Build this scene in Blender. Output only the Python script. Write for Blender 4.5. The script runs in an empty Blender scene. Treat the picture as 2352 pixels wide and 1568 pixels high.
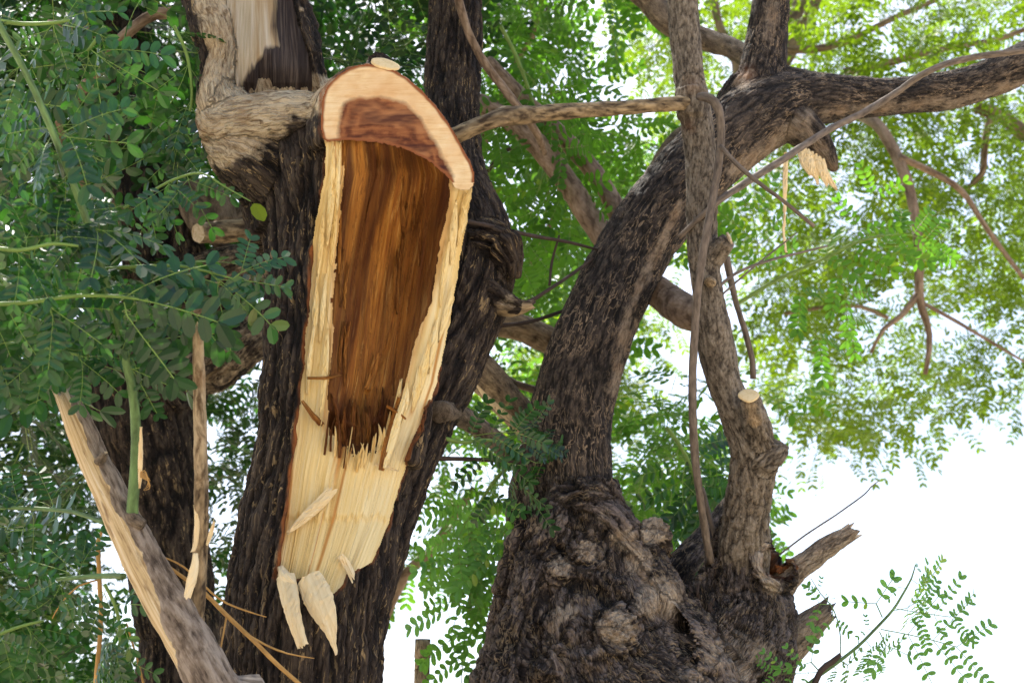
import bpy, math, random
import numpy as np
from mathutils import Vector

# ---------------------------------------------------------------- camera, sky, sun
SC = bpy.context.scene
COL = SC.collection
W, H, K = 2352.0, 1568.0, 36.0 / 50.0          # layout unit: 1/2352 of the picture width
PITCH = math.radians(22)
CAMZ = 1.6
cd = bpy.data.cameras.new('camera'); cam = bpy.data.objects.new('camera', cd); COL.objects.link(cam)
cam.location = (0, 0, CAMZ); cam.rotation_euler = (math.radians(90) + PITCH, 0, 0)
cd.lens = 50; cd.sensor_width = 36; cd.clip_end = 2000; cd.clip_start = 0.05
cd.dof.use_dof = True; cd.dof.focus_distance = 3.45; cd.dof.aperture_fstop = 5.0
SC.camera = cam
SUN_EL, SUN_AZ = math.radians(62), math.radians(-32)     # azimuth from +Y towards +X
wd = bpy.data.worlds.new('World'); SC.world = wd; wd.use_nodes = True
nt = wd.node_tree; nt.nodes.clear()
sky = nt.nodes.new('ShaderNodeTexSky'); sky.sky_type = 'NISHITA'; sky.sun_disc = False
sky.sun_elevation = SUN_EL; sky.sun_rotation = SUN_AZ
sky.dust_density = 4.0; sky.air_density = 1.0; sky.ozone_density = 1.0
bg = nt.nodes.new('ShaderNodeBackground'); bg.inputs['Strength'].default_value = 0.15
wo = nt.nodes.new('ShaderNodeOutputWorld')
nt.links.new(sky.outputs[0], bg.inputs[0]); nt.links.new(bg.outputs[0], wo.inputs[0])
sl = bpy.data.lights.new('sun', 'SUN'); sl.energy = 4.5; sl.angle = math.radians(0.5); sl.color = (1, .95, .86)
so = bpy.data.objects.new('sun', sl); COL.objects.link(so)
sd_ = Vector((math.sin(SUN_AZ) * math.cos(SUN_EL), math.cos(SUN_AZ) * math.cos(SUN_EL), math.sin(SUN_EL)))
so.rotation_euler = sd_.to_track_quat('Z', 'Y').to_euler(); so.location = (0, 0, 20)
SC.view_settings.view_transform = 'Standard'; SC.view_settings.look = 'None'
SC.view_settings.exposure = 1.4; SC.view_settings.gamma = 1
SC.render.engine = 'CYCLES'
cy = SC.cycles
cy.use_denoising = True; cy.denoising_prefilter = 'NONE'; cy.max_bounces = 8; cy.diffuse_bounces = 4; cy.glossy_bounces = 2
cy.transmission_bounces = 4; cy.sample_clamp_indirect = 8

# ---------------------------------------------------------------- projection
cp, sp = math.cos(PITCH), math.sin(PITCH)
def P(x, y, d):
    x, y, d = np.broadcast_arrays(np.asarray(x, float), np.asarray(y, float), np.asarray(d, float))
    cx = (x - W / 2) / W * K * d; cy_ = -(y - H / 2) / W * K * d
    return np.stack([cx, d * cp - cy_ * sp, CAMZ + d * sp + cy_ * cp], -1)
def proj(V):
    V = np.asarray(V, float)
    y, z = V[:, 1], V[:, 2] - CAMZ
    d = y * cp + z * sp; u = -y * sp + z * cp; dd = np.maximum(d, .05)
    return V[:, 0] / dd / K * W + W / 2, -u / dd / K * W + H / 2, d
def M(d): return K / W * d

# ---------------------------------------------------------------- noise
_rs = np.random.RandomState(7)
_perm = np.tile(_rs.permutation(256), 3)
_grad = _rs.normal(size=(256, 3)); _grad /= np.linalg.norm(_grad, axis=1)[:, None]
def perlin(p):
    p = np.asarray(p, float); i = np.floor(p).astype(int); f = p - i; i &= 255
    u = f * f * f * (f * (f * 6 - 15) + 10)
    out = 0
    for a in (0, 1):
        wa = u[:, 0] if a else 1 - u[:, 0]
        for b in (0, 1):
            wb = u[:, 1] if b else 1 - u[:, 1]
            for c in (0, 1):
                wc = u[:, 2] if c else 1 - u[:, 2]
                h = _perm[_perm[_perm[(i[:, 0] + a) & 255] + ((i[:, 1] + b) & 255)] + ((i[:, 2] + c) & 255)]
                g = _grad[h]
                out = out + wa * wb * wc * (g[:, 0] * (f[:, 0] - a) + g[:, 1] * (f[:, 1] - b) + g[:, 2] * (f[:, 2] - c))
    return out * 1.6
def fbm(p, o=4, r=.5):
    s, a, t = 0, 1., 0
    p = np.asarray(p, float)
    for k in range(o):
        s = s + a * perlin(p * 2 ** k + 17.3 * k); t += a; a *= r
    return s / t
def sstep(a, b, x):
    t = np.clip((x - a) / (b - a), 0, 1); return t * t * (3 - 2 * t)
def nrm(v): return v / np.maximum(np.linalg.norm(v, axis=-1, keepdims=True), 1e-9)

def sdpoly(px, py, poly):
    """signed distance to a polygon, positive inside"""
    poly = np.asarray(poly, float); best = np.full(px.shape, 1e9); ins = np.zeros(px.shape, bool)
    for k in range(len(poly)):
        a, b = poly[k], poly[(k + 1) % len(poly)]
        ab = b - a; t = np.clip(((px - a[0]) * ab[0] + (py - a[1]) * ab[1]) / max(ab @ ab, 1e-9), 0, 1)
        best = np.minimum(best, np.hypot(px - a[0] - t * ab[0], py - a[1] - t * ab[1]))
        c = ((a[1] > py) != (b[1] > py))
        with np.errstate(divide='ignore', invalid='ignore'):
            ins ^= c & (px < (b[0] - a[0]) * (py - a[1]) / (b[1] - a[1] + 1e-12) + a[0])
    return np.where(ins, best, -best)
def sdline(px, py, line):
    best = np.full(px.shape, 1e9)
    for a, b in zip(line[:-1], line[1:]):
        a, b = np.array(a, float), np.array(b, float)
        ab = b - a; t = np.clip(((px - a[0]) * ab[0] + (py - a[1]) * ab[1]) / max(ab @ ab, 1e-9), 0, 1)
        best = np.minimum(best, np.hypot(px - a[0] - t * ab[0], py - a[1] - t * ab[1]))
    return best
def smooth_poly(poly, n=6):
    p = np.asarray(poly, float); out = []
    for k in range(len(p)):
        a, b, c, d = p[k - 1], p[k], p[(k + 1) % len(p)], p[(k + 2) % len(p)]
        for j in range(n):
            t = j / n
            out.append(.5 * (2 * b + (c - a) * t + (2 * a - 5 * b + 4 * c - d) * t * t + (3 * b - a - 3 * c + d) * t ** 3))
    return np.array(out)

# ---------------------------------------------------------------- mesh output
def empty(name, loc, label=None, cat=None, group=None):
    o = bpy.data.objects.new(name, None); COL.objects.link(o); o.location = loc; o.empty_display_size = .2
    tag(o, label, cat, group); return o
def tag(o, label=None, cat=None, group=None, kind=None):
    if label: o['label'] = label
    if cat: o['category'] = cat
    if group: o['group'] = group
    if kind: o['kind'] = kind
    return o
def mk(name, V, F, mats, parent=None, attrs=None, midx=None, smooth=True, label=None):
    """F: list of (n,k) int arrays (tris / quads) or one array"""
    V = np.asarray(V, float)
    if parent is not None:
        q = parent; off = np.zeros(3)
        while q is not None:
            off = off + np.array(q.location); q = q.parent
        V = V - off
    Fs = F if isinstance(F, list) else [F]
    Fs = [np.asarray(f, np.int64) for f in Fs if len(f)]
    me = bpy.data.meshes.new(name)
    me.vertices.add(len(V)); me.vertices.foreach_set('co', V.astype(np.float32).ravel())
    nl = sum(f.size for f in Fs); nf = sum(len(f) for f in Fs)
    me.loops.add(nl); me.polygons.add(nf)
    me.loops.foreach_set('vertex_index', np.concatenate([f.ravel() for f in Fs]).astype(np.int32))
    tot = np.concatenate([np.full(len(f), f.shape[1]) for f in Fs]); st = np.concatenate([[0], np.cumsum(tot)[:-1]])
    me.polygons.foreach_set('loop_start', st.astype(np.int32))
    if midx is not None: me.polygons.foreach_set('material_index', np.asarray(midx, np.int32))
    me.update(calc_edges=True)
    me.polygons.foreach_set('use_smooth', np.full(nf, smooth) if np.isscalar(smooth) else np.asarray(smooth, bool))
    for k, a in (attrs or {}).items():
        a = np.asarray(a, np.float32)
        at = me.attributes.new(k, 'FLOAT_VECTOR' if a.ndim == 2 else 'FLOAT', 'POINT')
        at.data.foreach_set('vector' if a.ndim == 2 else 'value', a.ravel())
    for m in (mats if isinstance(mats, (list, tuple)) else [mats]): me.materials.append(m)
    o = bpy.data.objects.new(name, me); COL.objects.link(o)
    if parent is not None: o.parent = parent
    if label: o['label'] = label
    return o

# ---------------------------------------------------------------- swept limbs
def pts(path):
    out = []
    for q in path:
        if q[0] == 'w': out.append(q[1:5])
        else:
            x, y, d, r = q; w = P(x, y, d); out.append((w[0], w[1], w[2], r * M(d)))
    return np.array(out, float)
def cr(p, step):
    out = []
    for k in range(len(p) - 1):
        a, b, c, d = p[max(k - 1, 0)], p[k], p[k + 1], p[min(k + 2, len(p) - 1)]
        n = max(2, int(np.linalg.norm(c[:3] - b[:3]) / step))
        t = (np.arange(n) / n)[:, None]
        out.append(.5 * (2 * b + (c - a) * t + (2 * a - 5 * b + 4 * c - d) * t * t + (3 * b - a - 3 * c + d) * t ** 3))
    out.append(p[-1:]); return np.concatenate(out)
def sweep(path, sides=24, step=.02, wob=0., seed=0):
    q = cr(pts(path), step); C, R = q[:, :3].copy(), np.maximum(q[:, 3], .0006)
    S = np.concatenate([[0], np.cumsum(np.linalg.norm(np.diff(C, axis=0), axis=1))])
    if wob:
        sc = np.stack([S * 6, S * 0 + seed * 3.7, S * 0], 1)
        C += wob * R.mean() * np.stack([perlin(sc), perlin(sc + 31), perlin(sc + 57)], 1)
    T = nrm(np.gradient(C, axis=0))
    N = np.zeros_like(C); n = np.array([0, -1., .2]); 
    if abs(T[0] @ nrm(n)) > .95: n = np.array([1., 0, 0])
    for k in range(len(C)):
        n = n - (n @ T[k]) * T[k]; n = n / max(np.linalg.norm(n), 1e-9); N[k] = n
    B = np.cross(T, N)
    th = np.arange(sides) / sides * 2 * math.pi
    ring = np.cos(th)[None, :, None] * N[:, None] + np.sin(th)[None, :, None] * B[:, None]
    V = C[:, None] + ring * R[:, None, None]
    m = len(C); i = np.arange(m - 1)[:, None] * sides; j = np.arange(sides)[None]; j2 = (j + 1) % sides
    F = np.stack([i + j, i + j2, i + sides + j2, i + sides + j], -1).reshape(-1, 4)
    rb = max(R.mean(), .004)
    bc = np.stack([np.broadcast_to(np.cos(th) * rb, (m, sides)), np.broadcast_to(np.sin(th) * rb, (m, sides)),
                   np.broadcast_to(S[:, None], (m, sides))], -1)
    return dict(V=V.reshape(-1, 3), F=F, C=C, R=R, T=T, N=N, B=B, S=S, m=m, s=sides, ring=ring.reshape(-1, 3),
                bc=bc.reshape(-1, 3), rb=rb)
def caps(sw):
    m, s = sw['m'], sw['s']; V, F = sw['V'], sw['F']
    V = np.concatenate([V, sw['C'][:1], sw['C'][-1:]]); a, b = len(V) - 2, len(V) - 1
    j = np.arange(s); j2 = (j + 1) % s
    f0 = np.stack([j2, j, np.full(s, a)], 1); o = (m - 1) * s
    f1 = np.stack([o + j, o + j2, np.full(s, b)], 1)
    return V, F, f0, f1
def barkh(bc, f, st, seed=0):
    q = bc * f; q = q.copy(); q[:, 2] /= st; q += seed * 11.7
    w = np.stack([perlin(q * .7 + 5), perlin(q * .7 + 9), perlin(q * .7 + 13)], 1) * .45
    v = np.abs(perlin(q + w)); v2 = np.abs(perlin(q * 2.1 + w * 2 + 40))
    return .65 * sstep(0, .32, v) + .35 * sstep(0, .3, v2)
def limb(name, path, mat, parent, sides=16, step=.02, f=60, st=4, amp=.12, end0=None, end1=None, wood=None, wob=0., seed=0, tone=None, label=None):
    """a branch: swept tube with bark relief; ends: None (plain), 'cut' (sawn, wood) or 'jag' (snapped, wood)"""
    sw = sweep(path, sides, step, wob, seed); V0 = sw['V']
    h = barkh(sw['bc'], f, st, seed)
    big = fbm(np.stack([sw['bc'][:, 0] * 3 / sw['rb'] * .3, sw['bc'][:, 1] * 3 / sw['rb'] * .3, sw['bc'][:, 2] * 1.2 / max(sw['rb'], .01) * .3], 1) + seed * 5.1, 2)
    Rv = np.repeat(sw['R'], sw['s'])
    sw['V'] = V0 + sw['ring'] * (Rv * (amp * (h - .6) + .14 * big * min(1, amp * 10)))[:, None]
    s, m = sw['s'], sw['m']; rng = np.random.RandomState(seed + 3)
    for e, idx, sg in ((end0, 0, -1), (end1, m - 1, 1)):
        if e == 'jag':
            for k in range(min(3, m)):
                ii = idx - sg * k
                sw['V'][ii * s:(ii + 1) * s] += sw['T'][ii] * sg * (rng.rand(s) ** 2 * sw['R'][ii] * 1.3 / (k + 1))[:, None]
    V, F, f0, f1 = caps(sw)
    if end1 == 'jag': V[-1] -= sw['T'][-1] * sw['R'][-1] * .5
    if end0 == 'jag': V[-2] += sw['T'][0] * sw['R'][0] * .5
    midx = np.concatenate([np.zeros(len(F)), np.full(s, 1 if end0 and wood else 0), np.full(s, 1 if end1 and wood else 0)])
    bc = np.concatenate([sw['bc'], [[0, 0, sw['S'][0]], [0, 0, sw['S'][-1]]]]); h = np.concatenate([h, [.6, .6]])
    tn = np.zeros(len(V)) if tone is None else (tone(V) if callable(tone) else np.full(len(V), tone))
    sm = np.concatenate([np.ones(len(F)), np.full(s, end0 is None), np.full(s, end1 is None)]) > .5
    o = mk(name, V, [F, f0, f1], [mat] + ([wood] if wood else []), parent, dict(bc=bc, h=h, tone=tn, rim=np.zeros(len(V))), midx, smooth=sm, label=label)
    return o

def disc(name, x, y, d, rx, ry, nrm_, mat, parent, bulge=.002, seed=0, label=None):
    """a sawn end: a slightly domed oval of wood facing nrm_"""
    c = P(x, y, d); nn = nrm(np.array(nrm_, float)); s = nrm(np.cross([0, 0, 1.], nn)); u = np.cross(nn, s); rr = np.linspace(0, 1, 7)[1:]; th = np.arange(28) / 28 * 6.2832
    rng = np.random.RandomState(seed); wv = 1 + .05 * np.interp(th, np.linspace(0, 6.2832, 9), np.append(*[(lambda q: (q, q[:1]))(rng.normal(size=8))][0]))
    V = [c + nn * bulge]; bcs = [(0, 0, 0)]
    for k in rr:
        for t, w_ in zip(th, wv):
            V.append(c + s * math.cos(t) * rx * k * w_ + u * math.sin(t) * ry * k * w_ + nn * bulge * (1 - k * k)); bcs.append((math.cos(t) * rx * k, math.sin(t) * ry * k, 0))
    o = len(V)
    for t, w_ in zip(th, wv): V.append(c + s * math.cos(t) * rx * w_ + u * math.sin(t) * ry * w_ - nn * .005); bcs.append((math.cos(t) * rx, math.sin(t) * ry, .005))
    j = np.arange(28); j2 = (j + 1) % 28; Fq = [np.stack([1 + k * 28 + j, 1 + (k + 1) * 28 + j, 1 + (k + 1) * 28 + j2, 1 + k * 28 + j2], 1) for k in range(6)]
    z = np.zeros(len(V)); return mk(name, np.array(V), [np.concatenate(Fq), np.stack([j * 0, 1 + j, 1 + j2], 1)], mat, parent, dict(bc=np.array(bcs), h=z, rim=z, tone=z), label=label)
# ---------------------------------------------------------------- fused bodies (trunks with burls)
def fuse(paths, voxel, smooth=6, sides=28, step=.03, extra=()):
    sws = [sweep(p, sides, step) for p in paths]
    Vs, Fq, Ft, n = [], [], [], 0
    for s in sws:
        V, F, a, b = caps(s); Vs.append(V); Fq.append(F + n); Ft += [a + n, b + n]; n += len(V)
    for V, F4, F3 in extra:
        Vs.append(V)
        if len(F4): Fq.append(F4 + n)
        if len(F3): Ft.append(F3 + n)
        n += len(V)
    tmp = mk('fuse_tmp', np.concatenate(Vs), Fq + Ft, [], None)
    md = tmp.modifiers.new('r', 'REMESH'); md.mode = 'VOXEL'; md.voxel_size = voxel; md.adaptivity = 0
    if smooth:
        ms = tmp.modifiers.new('s', 'SMOOTH'); ms.factor = .5; ms.iterations = smooth
    dg = bpy.context.evaluated_depsgraph_get(); ev = tmp.evaluated_get(dg); me = ev.to_mesh()
    V = np.empty(len(me.vertices) * 3, np.float32); me.vertices.foreach_get('co', V); V = V.reshape(-1, 3).astype(float)
    L = np.empty(len(me.loops), np.int32); me.loops.foreach_get('vertex_index', L)
    tt = np.empty(len(me.polygons), np.int32); me.polygons.foreach_get('loop_total', tt)
    ls = np.empty(len(me.polygons), np.int32); me.polygons.foreach_get('loop_start', ls)
    F = [np.stack([L[ls[tt == k] + j] for j in range(k)], 1) for k in (3, 4) if (tt == k).any()]
    ev.to_mesh_clear(); dm = tmp.data; bpy.data.objects.remove(tmp); bpy.data.meshes.remove(dm)
    C = np.concatenate([s['C'] for s in sws]); R = np.concatenate([s['R'] for s in sws])
    T = np.concatenate([s['T'] for s in sws]); N = np.concatenate([s['N'] for s in sws]); B = np.concatenate([s['B'] for s in sws])
    S = np.concatenate([s['S'] + 7.3 * k for k, s in enumerate(sws)]); RB = np.concatenate([np.full(s['m'], s['rb']) for s in sws])
    ID = np.concatenate([np.full(s['m'], k) for k, s in enumerate(sws)])
    bc = np.empty((len(V), 3)); tid = np.empty(len(V), int)
    for a in range(0, len(V), 20000):
        v = V[a:a + 20000]; D = np.sqrt(((v[:, None] - C[None]) ** 2).sum(-1)) - R[None]
        k = D.argmin(1); r = v - C[k]
        cn, cb = (r * N[k]).sum(1), (r * B[k]).sum(1); th = np.arctan2(cb, cn)
        bc[a:a + 20000] = np.stack([np.cos(th) * RB[k], np.sin(th) * RB[k], S[k] + (r * T[k]).sum(1)], 1); tid[a:a + 20000] = ID[k]
    return V, F, bc, tid
def normals(V, F):
    n = np.zeros_like(V)
    for f in F:
        a = np.cross(V[f[:, 2]] - V[f[:, 0]], V[f[:, -1]] - V[f[:, 1]])
        for j in range(f.shape[1]): np.add.at(n, f[:, j], a)
    return nrm(n)

# ---------------------------------------------------------------- node helpers
class NT:
    def __init__(s, name):
        s.m = bpy.data.materials.new(name); s.m.use_nodes = True; s.t = s.m.node_tree; s.t.nodes.clear()
    def n(s, ty, ins=None, **pr):
        x = s.t.nodes.new('ShaderNode' + ty)
        for k, v in pr.items(): setattr(x, k, v)
        for k, v in (ins or {}).items():
            i = x.inputs[k]
            if hasattr(v, 'is_linked') or hasattr(v, 'links'): s.t.links.new(v, i)
            else: i.default_value = v
        return x
    def attr(s, a): return s.n('Attribute', attribute_name=a)
    def vec(s, v, sc): return s.n('Mapping', {'Vector': v, 'Scale': sc}).outputs[0]
    def noise(s, v, sc, det=5, rough=.6, dist=0.): return s.n('TexNoise', {'Vector': v, 'Scale': sc, 'Detail': det, 'Roughness': rough, 'Distortion': dist}).outputs[0]
    def math(s, op, a, b=0., clamp=False): return s.n('Math', {0: a, 1: b}, operation=op, use_clamp=clamp).outputs[0]
    def ramp(s, f, *st):
        x = s.n('ValToRGB', {0: f}); e = x.color_ramp.elements
        while len(e) < len(st): e.new(.5)
        for k, (p, c) in enumerate(st):
            e[k].position = p; e[k].color = (c, c, c, 1) if isinstance(c, (int, float)) else (*c, 1)
        return x.outputs[0]
    def mix(s, f, a, b, mode='MIX'):
        x = s.n('Mix', data_type='RGBA', blend_type=mode)
        for i, v in ((0, f), (6, a), (7, b)):
            if hasattr(v, 'links'): s.t.links.new(v, x.inputs[i])
            else: x.inputs[i].default_value = v if i == 0 else (*v, 1)
        return x.outputs[2]
    def out(s, col, rough=.85, bump=None, dist=.01, stren=1., spec=.3):
        ins = {'Base Color': col if hasattr(col, 'links') else (*col, 1), 'Roughness': rough, 'Specular IOR Level': spec}
        if bump is not None: ins['Normal'] = s.n('Bump', {'Height': bump, 'Distance': dist, 'Strength': stren}).outputs[0]
        p = s.n('BsdfPrincipled', ins); o = s.n('OutputMaterial', {0: p.outputs[0]}); return s.m
def bark(name, dark, mid, light, f=40, st=5, fleck=(.33, .24, .14), fth=.6, pale=((.10, .065, .035), (.46, .36, .23)), bump=.012, hw=.5, rough=.9, lines=0., lw=.035, bigw=.22):
    """furrowed bark in limb coordinates (bc: metres round and along the limb); tone = pale healed bark, rim = fresh inner bark"""
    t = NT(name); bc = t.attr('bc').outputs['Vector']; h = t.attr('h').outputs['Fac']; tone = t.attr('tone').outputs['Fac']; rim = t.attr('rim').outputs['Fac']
    wv = t.n('TexNoise', {'Vector': bc, 'Scale': f * .5, 'Detail': 3.}).outputs[1]
    wb = t.n('VectorMath', {0: wv, 1: (.5, .5, .5)}, operation='SUBTRACT').outputs[0]
    ws = t.n('VectorMath', {0: wb, 3: .9 / f}, operation='SCALE').outputs[0]
    b2 = t.n('VectorMath', {0: bc, 1: ws}, operation='ADD').outputs[0]
    v = t.vec(b2, (f, f, f / st))
    A = t.noise(v, 1., 8., .68, .3); Bf = t.noise(v, 3.2, 5., .6)
    vo = t.n('TexVoronoi', {'Vector': v, 'Scale': 1.3}, feature='DISTANCE_TO_EDGE').outputs[0]
    crack = t.ramp(vo, (0., 0.), (.18, 1.))
    big = t.noise(bc, 6., 3.)
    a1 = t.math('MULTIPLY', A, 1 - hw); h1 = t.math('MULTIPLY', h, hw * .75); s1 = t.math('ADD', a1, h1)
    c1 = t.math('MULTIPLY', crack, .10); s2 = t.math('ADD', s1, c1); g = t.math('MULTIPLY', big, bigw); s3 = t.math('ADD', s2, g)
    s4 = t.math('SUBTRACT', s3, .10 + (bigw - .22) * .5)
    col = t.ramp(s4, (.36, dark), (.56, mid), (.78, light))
    fl0 = t.noise(t.vec(b2, (f * 1.7, f * 1.7, f * 1.7 / (st * 1.3))), 1., 4., .6, .8)
    fm = t.ramp(fl0, (fth, 0.), (fth + .05, 1.)); fm2 = t.math('MULTIPLY', fm, h)
    fm3 = t.math('MULTIPLY', fm2, t.ramp(t.noise(bc, 11., 3.), (.38, .15), (.62, 1.)))
    col = t.mix(fm3, col, fleck)
    if lines:
        ln = t.math('ABSOLUTE', t.math('SUBTRACT', t.noise(t.vec(bc, (f * .8, f * .8, f * .8 / (st * 1.1))), 1., 3., .55, .6), .5))
        lm_ = t.math('MULTIPLY', t.ramp(ln, (0., lines), (lw, 0.)), t.ramp(t.noise(bc, 9., 4.), (.40, .1), (.62, 1.)))
        col = t.mix(lm_, col, fleck)
    pv = t.noise(t.vec(b2, (f * .9, f * .9, f * .28)), 1., 7., .65, 1.2)
    pc = t.mix(t.ramp(pv, (.34, 0.), (.56, 1.)), pale[0], pale[1])
    pc = t.mix(t.ramp(t.noise(bc, 14., 4.), (.45, 0.), (.75, .5)), pc, (.33, .19, .09))
    tn = t.math('ADD', tone, t.math('MULTIPLY', t.math('SUBTRACT', t.math('ADD', t.math('MULTIPLY', A, .45), t.math('MULTIPLY', t.noise(bc, 22., 5., .65), .55)), .5), 1.1)); tf = t.ramp(tn, (.42, 0.), (.60, 1.))
    col = t.mix(tf, col, pc)
    col = t.mix(rim, col, (.30, .10, .028))
    bh = t.math('ADD', t.math('ADD', t.math('MULTIPLY', A, .7), t.math('MULTIPLY', crack, .25)), t.math('MULTIPLY', Bf, .35))
    return t.out(col, rough, bh, bump, 1.)
# ---------------------------------------------------------------- materials
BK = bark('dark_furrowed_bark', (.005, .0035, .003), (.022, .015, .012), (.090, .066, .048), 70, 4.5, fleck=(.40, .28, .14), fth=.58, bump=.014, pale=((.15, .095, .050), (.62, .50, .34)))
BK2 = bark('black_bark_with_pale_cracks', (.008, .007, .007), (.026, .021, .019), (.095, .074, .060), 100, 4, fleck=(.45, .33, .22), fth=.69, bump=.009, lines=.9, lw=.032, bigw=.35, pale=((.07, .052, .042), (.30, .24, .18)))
BG = bark('grey_brown_bark', (.045, .034, .025), (.15, .115, .082), (.27, .215, .16), 120, 3.2, fleck=(.32, .24, .16), fth=.62, bump=.005, lines=.5)
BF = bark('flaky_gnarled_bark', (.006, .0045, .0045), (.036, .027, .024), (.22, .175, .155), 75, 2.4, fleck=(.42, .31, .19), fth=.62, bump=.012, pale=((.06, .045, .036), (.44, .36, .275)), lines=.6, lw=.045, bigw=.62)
BB = bark('smooth_brown_bark', (.09, .058, .037), (.21, .147, .099), (.33, .245, .175), 45, 2.5, fleck=(.06, .035, .025), fth=.66, bump=.003)
BP = bark('peeling_log_bark', (.05, .033, .02), (.20, .145, .085), (.40, .30, .18), 40, 3, fleck=(.46, .34, .19), fth=.52, bump=.006)

def wood(name, cols, f=70, st=40, bump=.004, stain=None, rough=.75, rimc=None, crk=0, rimc2=None):
    t = NT(name); bc = t.attr('bc').outputs['Vector']
    v = t.vec(bc, (f, f, f / st)); A = t.noise(v, 1., 6., .65, .25); B = t.noise(t.vec(bc, (f * 4, f * 4, f * 4 / st)), 1., 4., .6)
    C = t.noise(t.vec(bc, (f * .22, f * .22, f * .22 / (st * .4))), 1., 4., .6, 1.6)
    s = t.math('ADD', t.math('MULTIPLY', A, .5), t.math('ADD', t.math('MULTIPLY', B, .2), t.math('MULTIPLY', C, .3)))
    col = t.ramp(s, *cols)
    if stain: col = t.mix(t.ramp(C, (stain[0], 0.), (stain[1], stain[2])), col, stain[3])
    if crk:
        ck = t.math('ABSOLUTE', t.math('SUBTRACT', t.noise(t.vec(bc, (95, 95, 5.)), 1., 4., .6, .6), .5)); col = t.mix(t.ramp(ck, (0., .55), (.035, 0.)), col, (.085, .026, .008))
        hl = t.noise(t.vec(bc, (160, 160, 9.)), 1., 3., .6); col = t.mix(t.ramp(hl, (.60, 0.), (.68, .6)), col, (.68, .40, .13))
    if rimc2:
        rf = t.math('ADD', t.attr('rim').outputs['Fac'], t.math('ADD', t.math('MULTIPLY', t.math('SUBTRACT', A, .5), 1.1), t.math('MULTIPLY', t.math('SUBTRACT', C, .5), .9)))
        dkc = t.ramp(t.math('ADD', t.math('MULTIPLY', A, .5), t.math('MULTIPLY', B, .5)), (.34, rimc2[0]), (.5, rimc2[1]), (.66, rimc2[2]))
        col = t.mix(t.ramp(rf, (.36, 0.), (.66, 1.)), col, dkc)
    if rimc: col = t.mix(t.attr('rim').outputs['Fac'], col, rimc)
    bh = t.math('ADD', A, t.math('MULTIPLY', B, .5))
    return t.out(col, rough, bh, bump, .9, .25)
SAP = wood('fresh_sapwood', ((.30, (.55, .33, .10)), (.40, (.78, .56, .22)), (.50, (.85, .66, .32)), (.64, (.90, .77, .47))), 70, 40, .006, rimc=(.50, .22, .05))
SAPW = wood('pale_split_wood', ((.32, (.68, .49, .25)), (.5, (.82, .66, .40)), (.65, (.88, .75, .52))), 60, 40, .003)
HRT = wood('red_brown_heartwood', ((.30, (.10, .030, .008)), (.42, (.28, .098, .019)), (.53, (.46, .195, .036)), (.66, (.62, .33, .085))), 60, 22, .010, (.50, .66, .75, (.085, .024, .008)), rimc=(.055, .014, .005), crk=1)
OLDW = wood('weathered_bare_wood', ((.30, (.22, .14, .07)), (.42, (.52, .41, .26)), (.52, (.64, .53, .38)), (.66, (.76, .68, .57))), 70, 24, .005, (.50, .62, .75, (.40, .25, .11)), rimc2=((.012, .009, .009), (.050, .037, .035), (.15, .115, .095)))
OLDD = wood('dark_weathered_wood', ((.32, (.014, .010, .010)), (.50, (.060, .045, .043)), (.68, (.19, .14, .11))), 55, 26, .006)
ENDW = wood('sawn_end_wood', ((.3, (.60, .42, .19)), (.5, (.78, .60, .33)), (.7, (.82, .68, .44))), 40, 1, .002)

def cut_material():
    t = NT('sawn_wood_with_dark_heart'); bc = t.attr('bc').outputs['Vector']; hs = t.attr('h').outputs['Fac']
    nz = t.noise(bc, 18., 4.); e = t.math('ADD', hs, t.math('MULTIPLY', t.math('SUBTRACT', nz, .5), .03))
    hm = t.ramp(t.math('ADD', t.math('MULTIPLY', e, 25.), .5), (.35, 0.), (.65, 1.))
    ph = t.math('ADD', t.math('MULTIPLY', hs, 210.), t.math('MULTIPLY', t.noise(bc, 9., 5., .6), 22.))
    ring = t.math('ADD', t.math('MULTIPLY', t.math('SINE', ph), .5), .5)
    fine = t.noise(t.n('Mapping', {'Vector': bc, 'Rotation': (0, 0, -.35), 'Scale': (14, 120, 20)}).outputs[0], 1., 6., .65)
    rr = t.math('ADD', t.math('MULTIPLY', ring, .25), t.math('MULTIPLY', fine, .75))
    heart = t.ramp(rr, (.28, (.070, .018, .007)), (.48, (.185, .058, .020)), (.70, (.33, .125, .042)))
    heart = t.mix(t.ramp(t.noise(t.n('Mapping', {'Vector': bc, 'Rotation': (0, 0, -.5), 'Scale': (6, 16, 6)}).outputs[0], 1., 3.), (.45, 0.), (.62, .8)), heart, (.42, .185, .075))
    heart = t.mix(t.ramp(t.noise(t.n('Mapping', {'Vector': bc, 'Rotation': (0, 0, -.5), 'Scale': (5, 22, 6)}).outputs[0], 1., 3.), (.5, 0.), (.64, .85)), heart, (.055, .014, .010))
    saw = t.noise(t.n('Mapping', {'Vector': bc, 'Rotation': (0, 0, -.35), 'Scale': (9, 110, 20)}).outputs[0], 1., 6., .7, 1.)
    sapc = t.ramp(t.math('ADD', t.math('MULTIPLY', saw, .6), t.math('MULTIPLY', nz, .4)), (.32, (.62, .36, .15)), (.5, (.80, .59, .33)), (.68, (.86, .70, .46)))
    orange = t.ramp(t.noise(bc, 7., 3.), (.42, 0.), (.68, .75)); sapc = t.mix(orange, sapc, (.66, .37, .16))
    col = t.mix(hm, sapc, heart)
    col = t.mix(t.attr('rim').outputs['Fac'], col, (.26, .085, .028))
    return t.out(col, .75, saw, .002, .6, .25)
CUT = cut_material()

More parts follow.
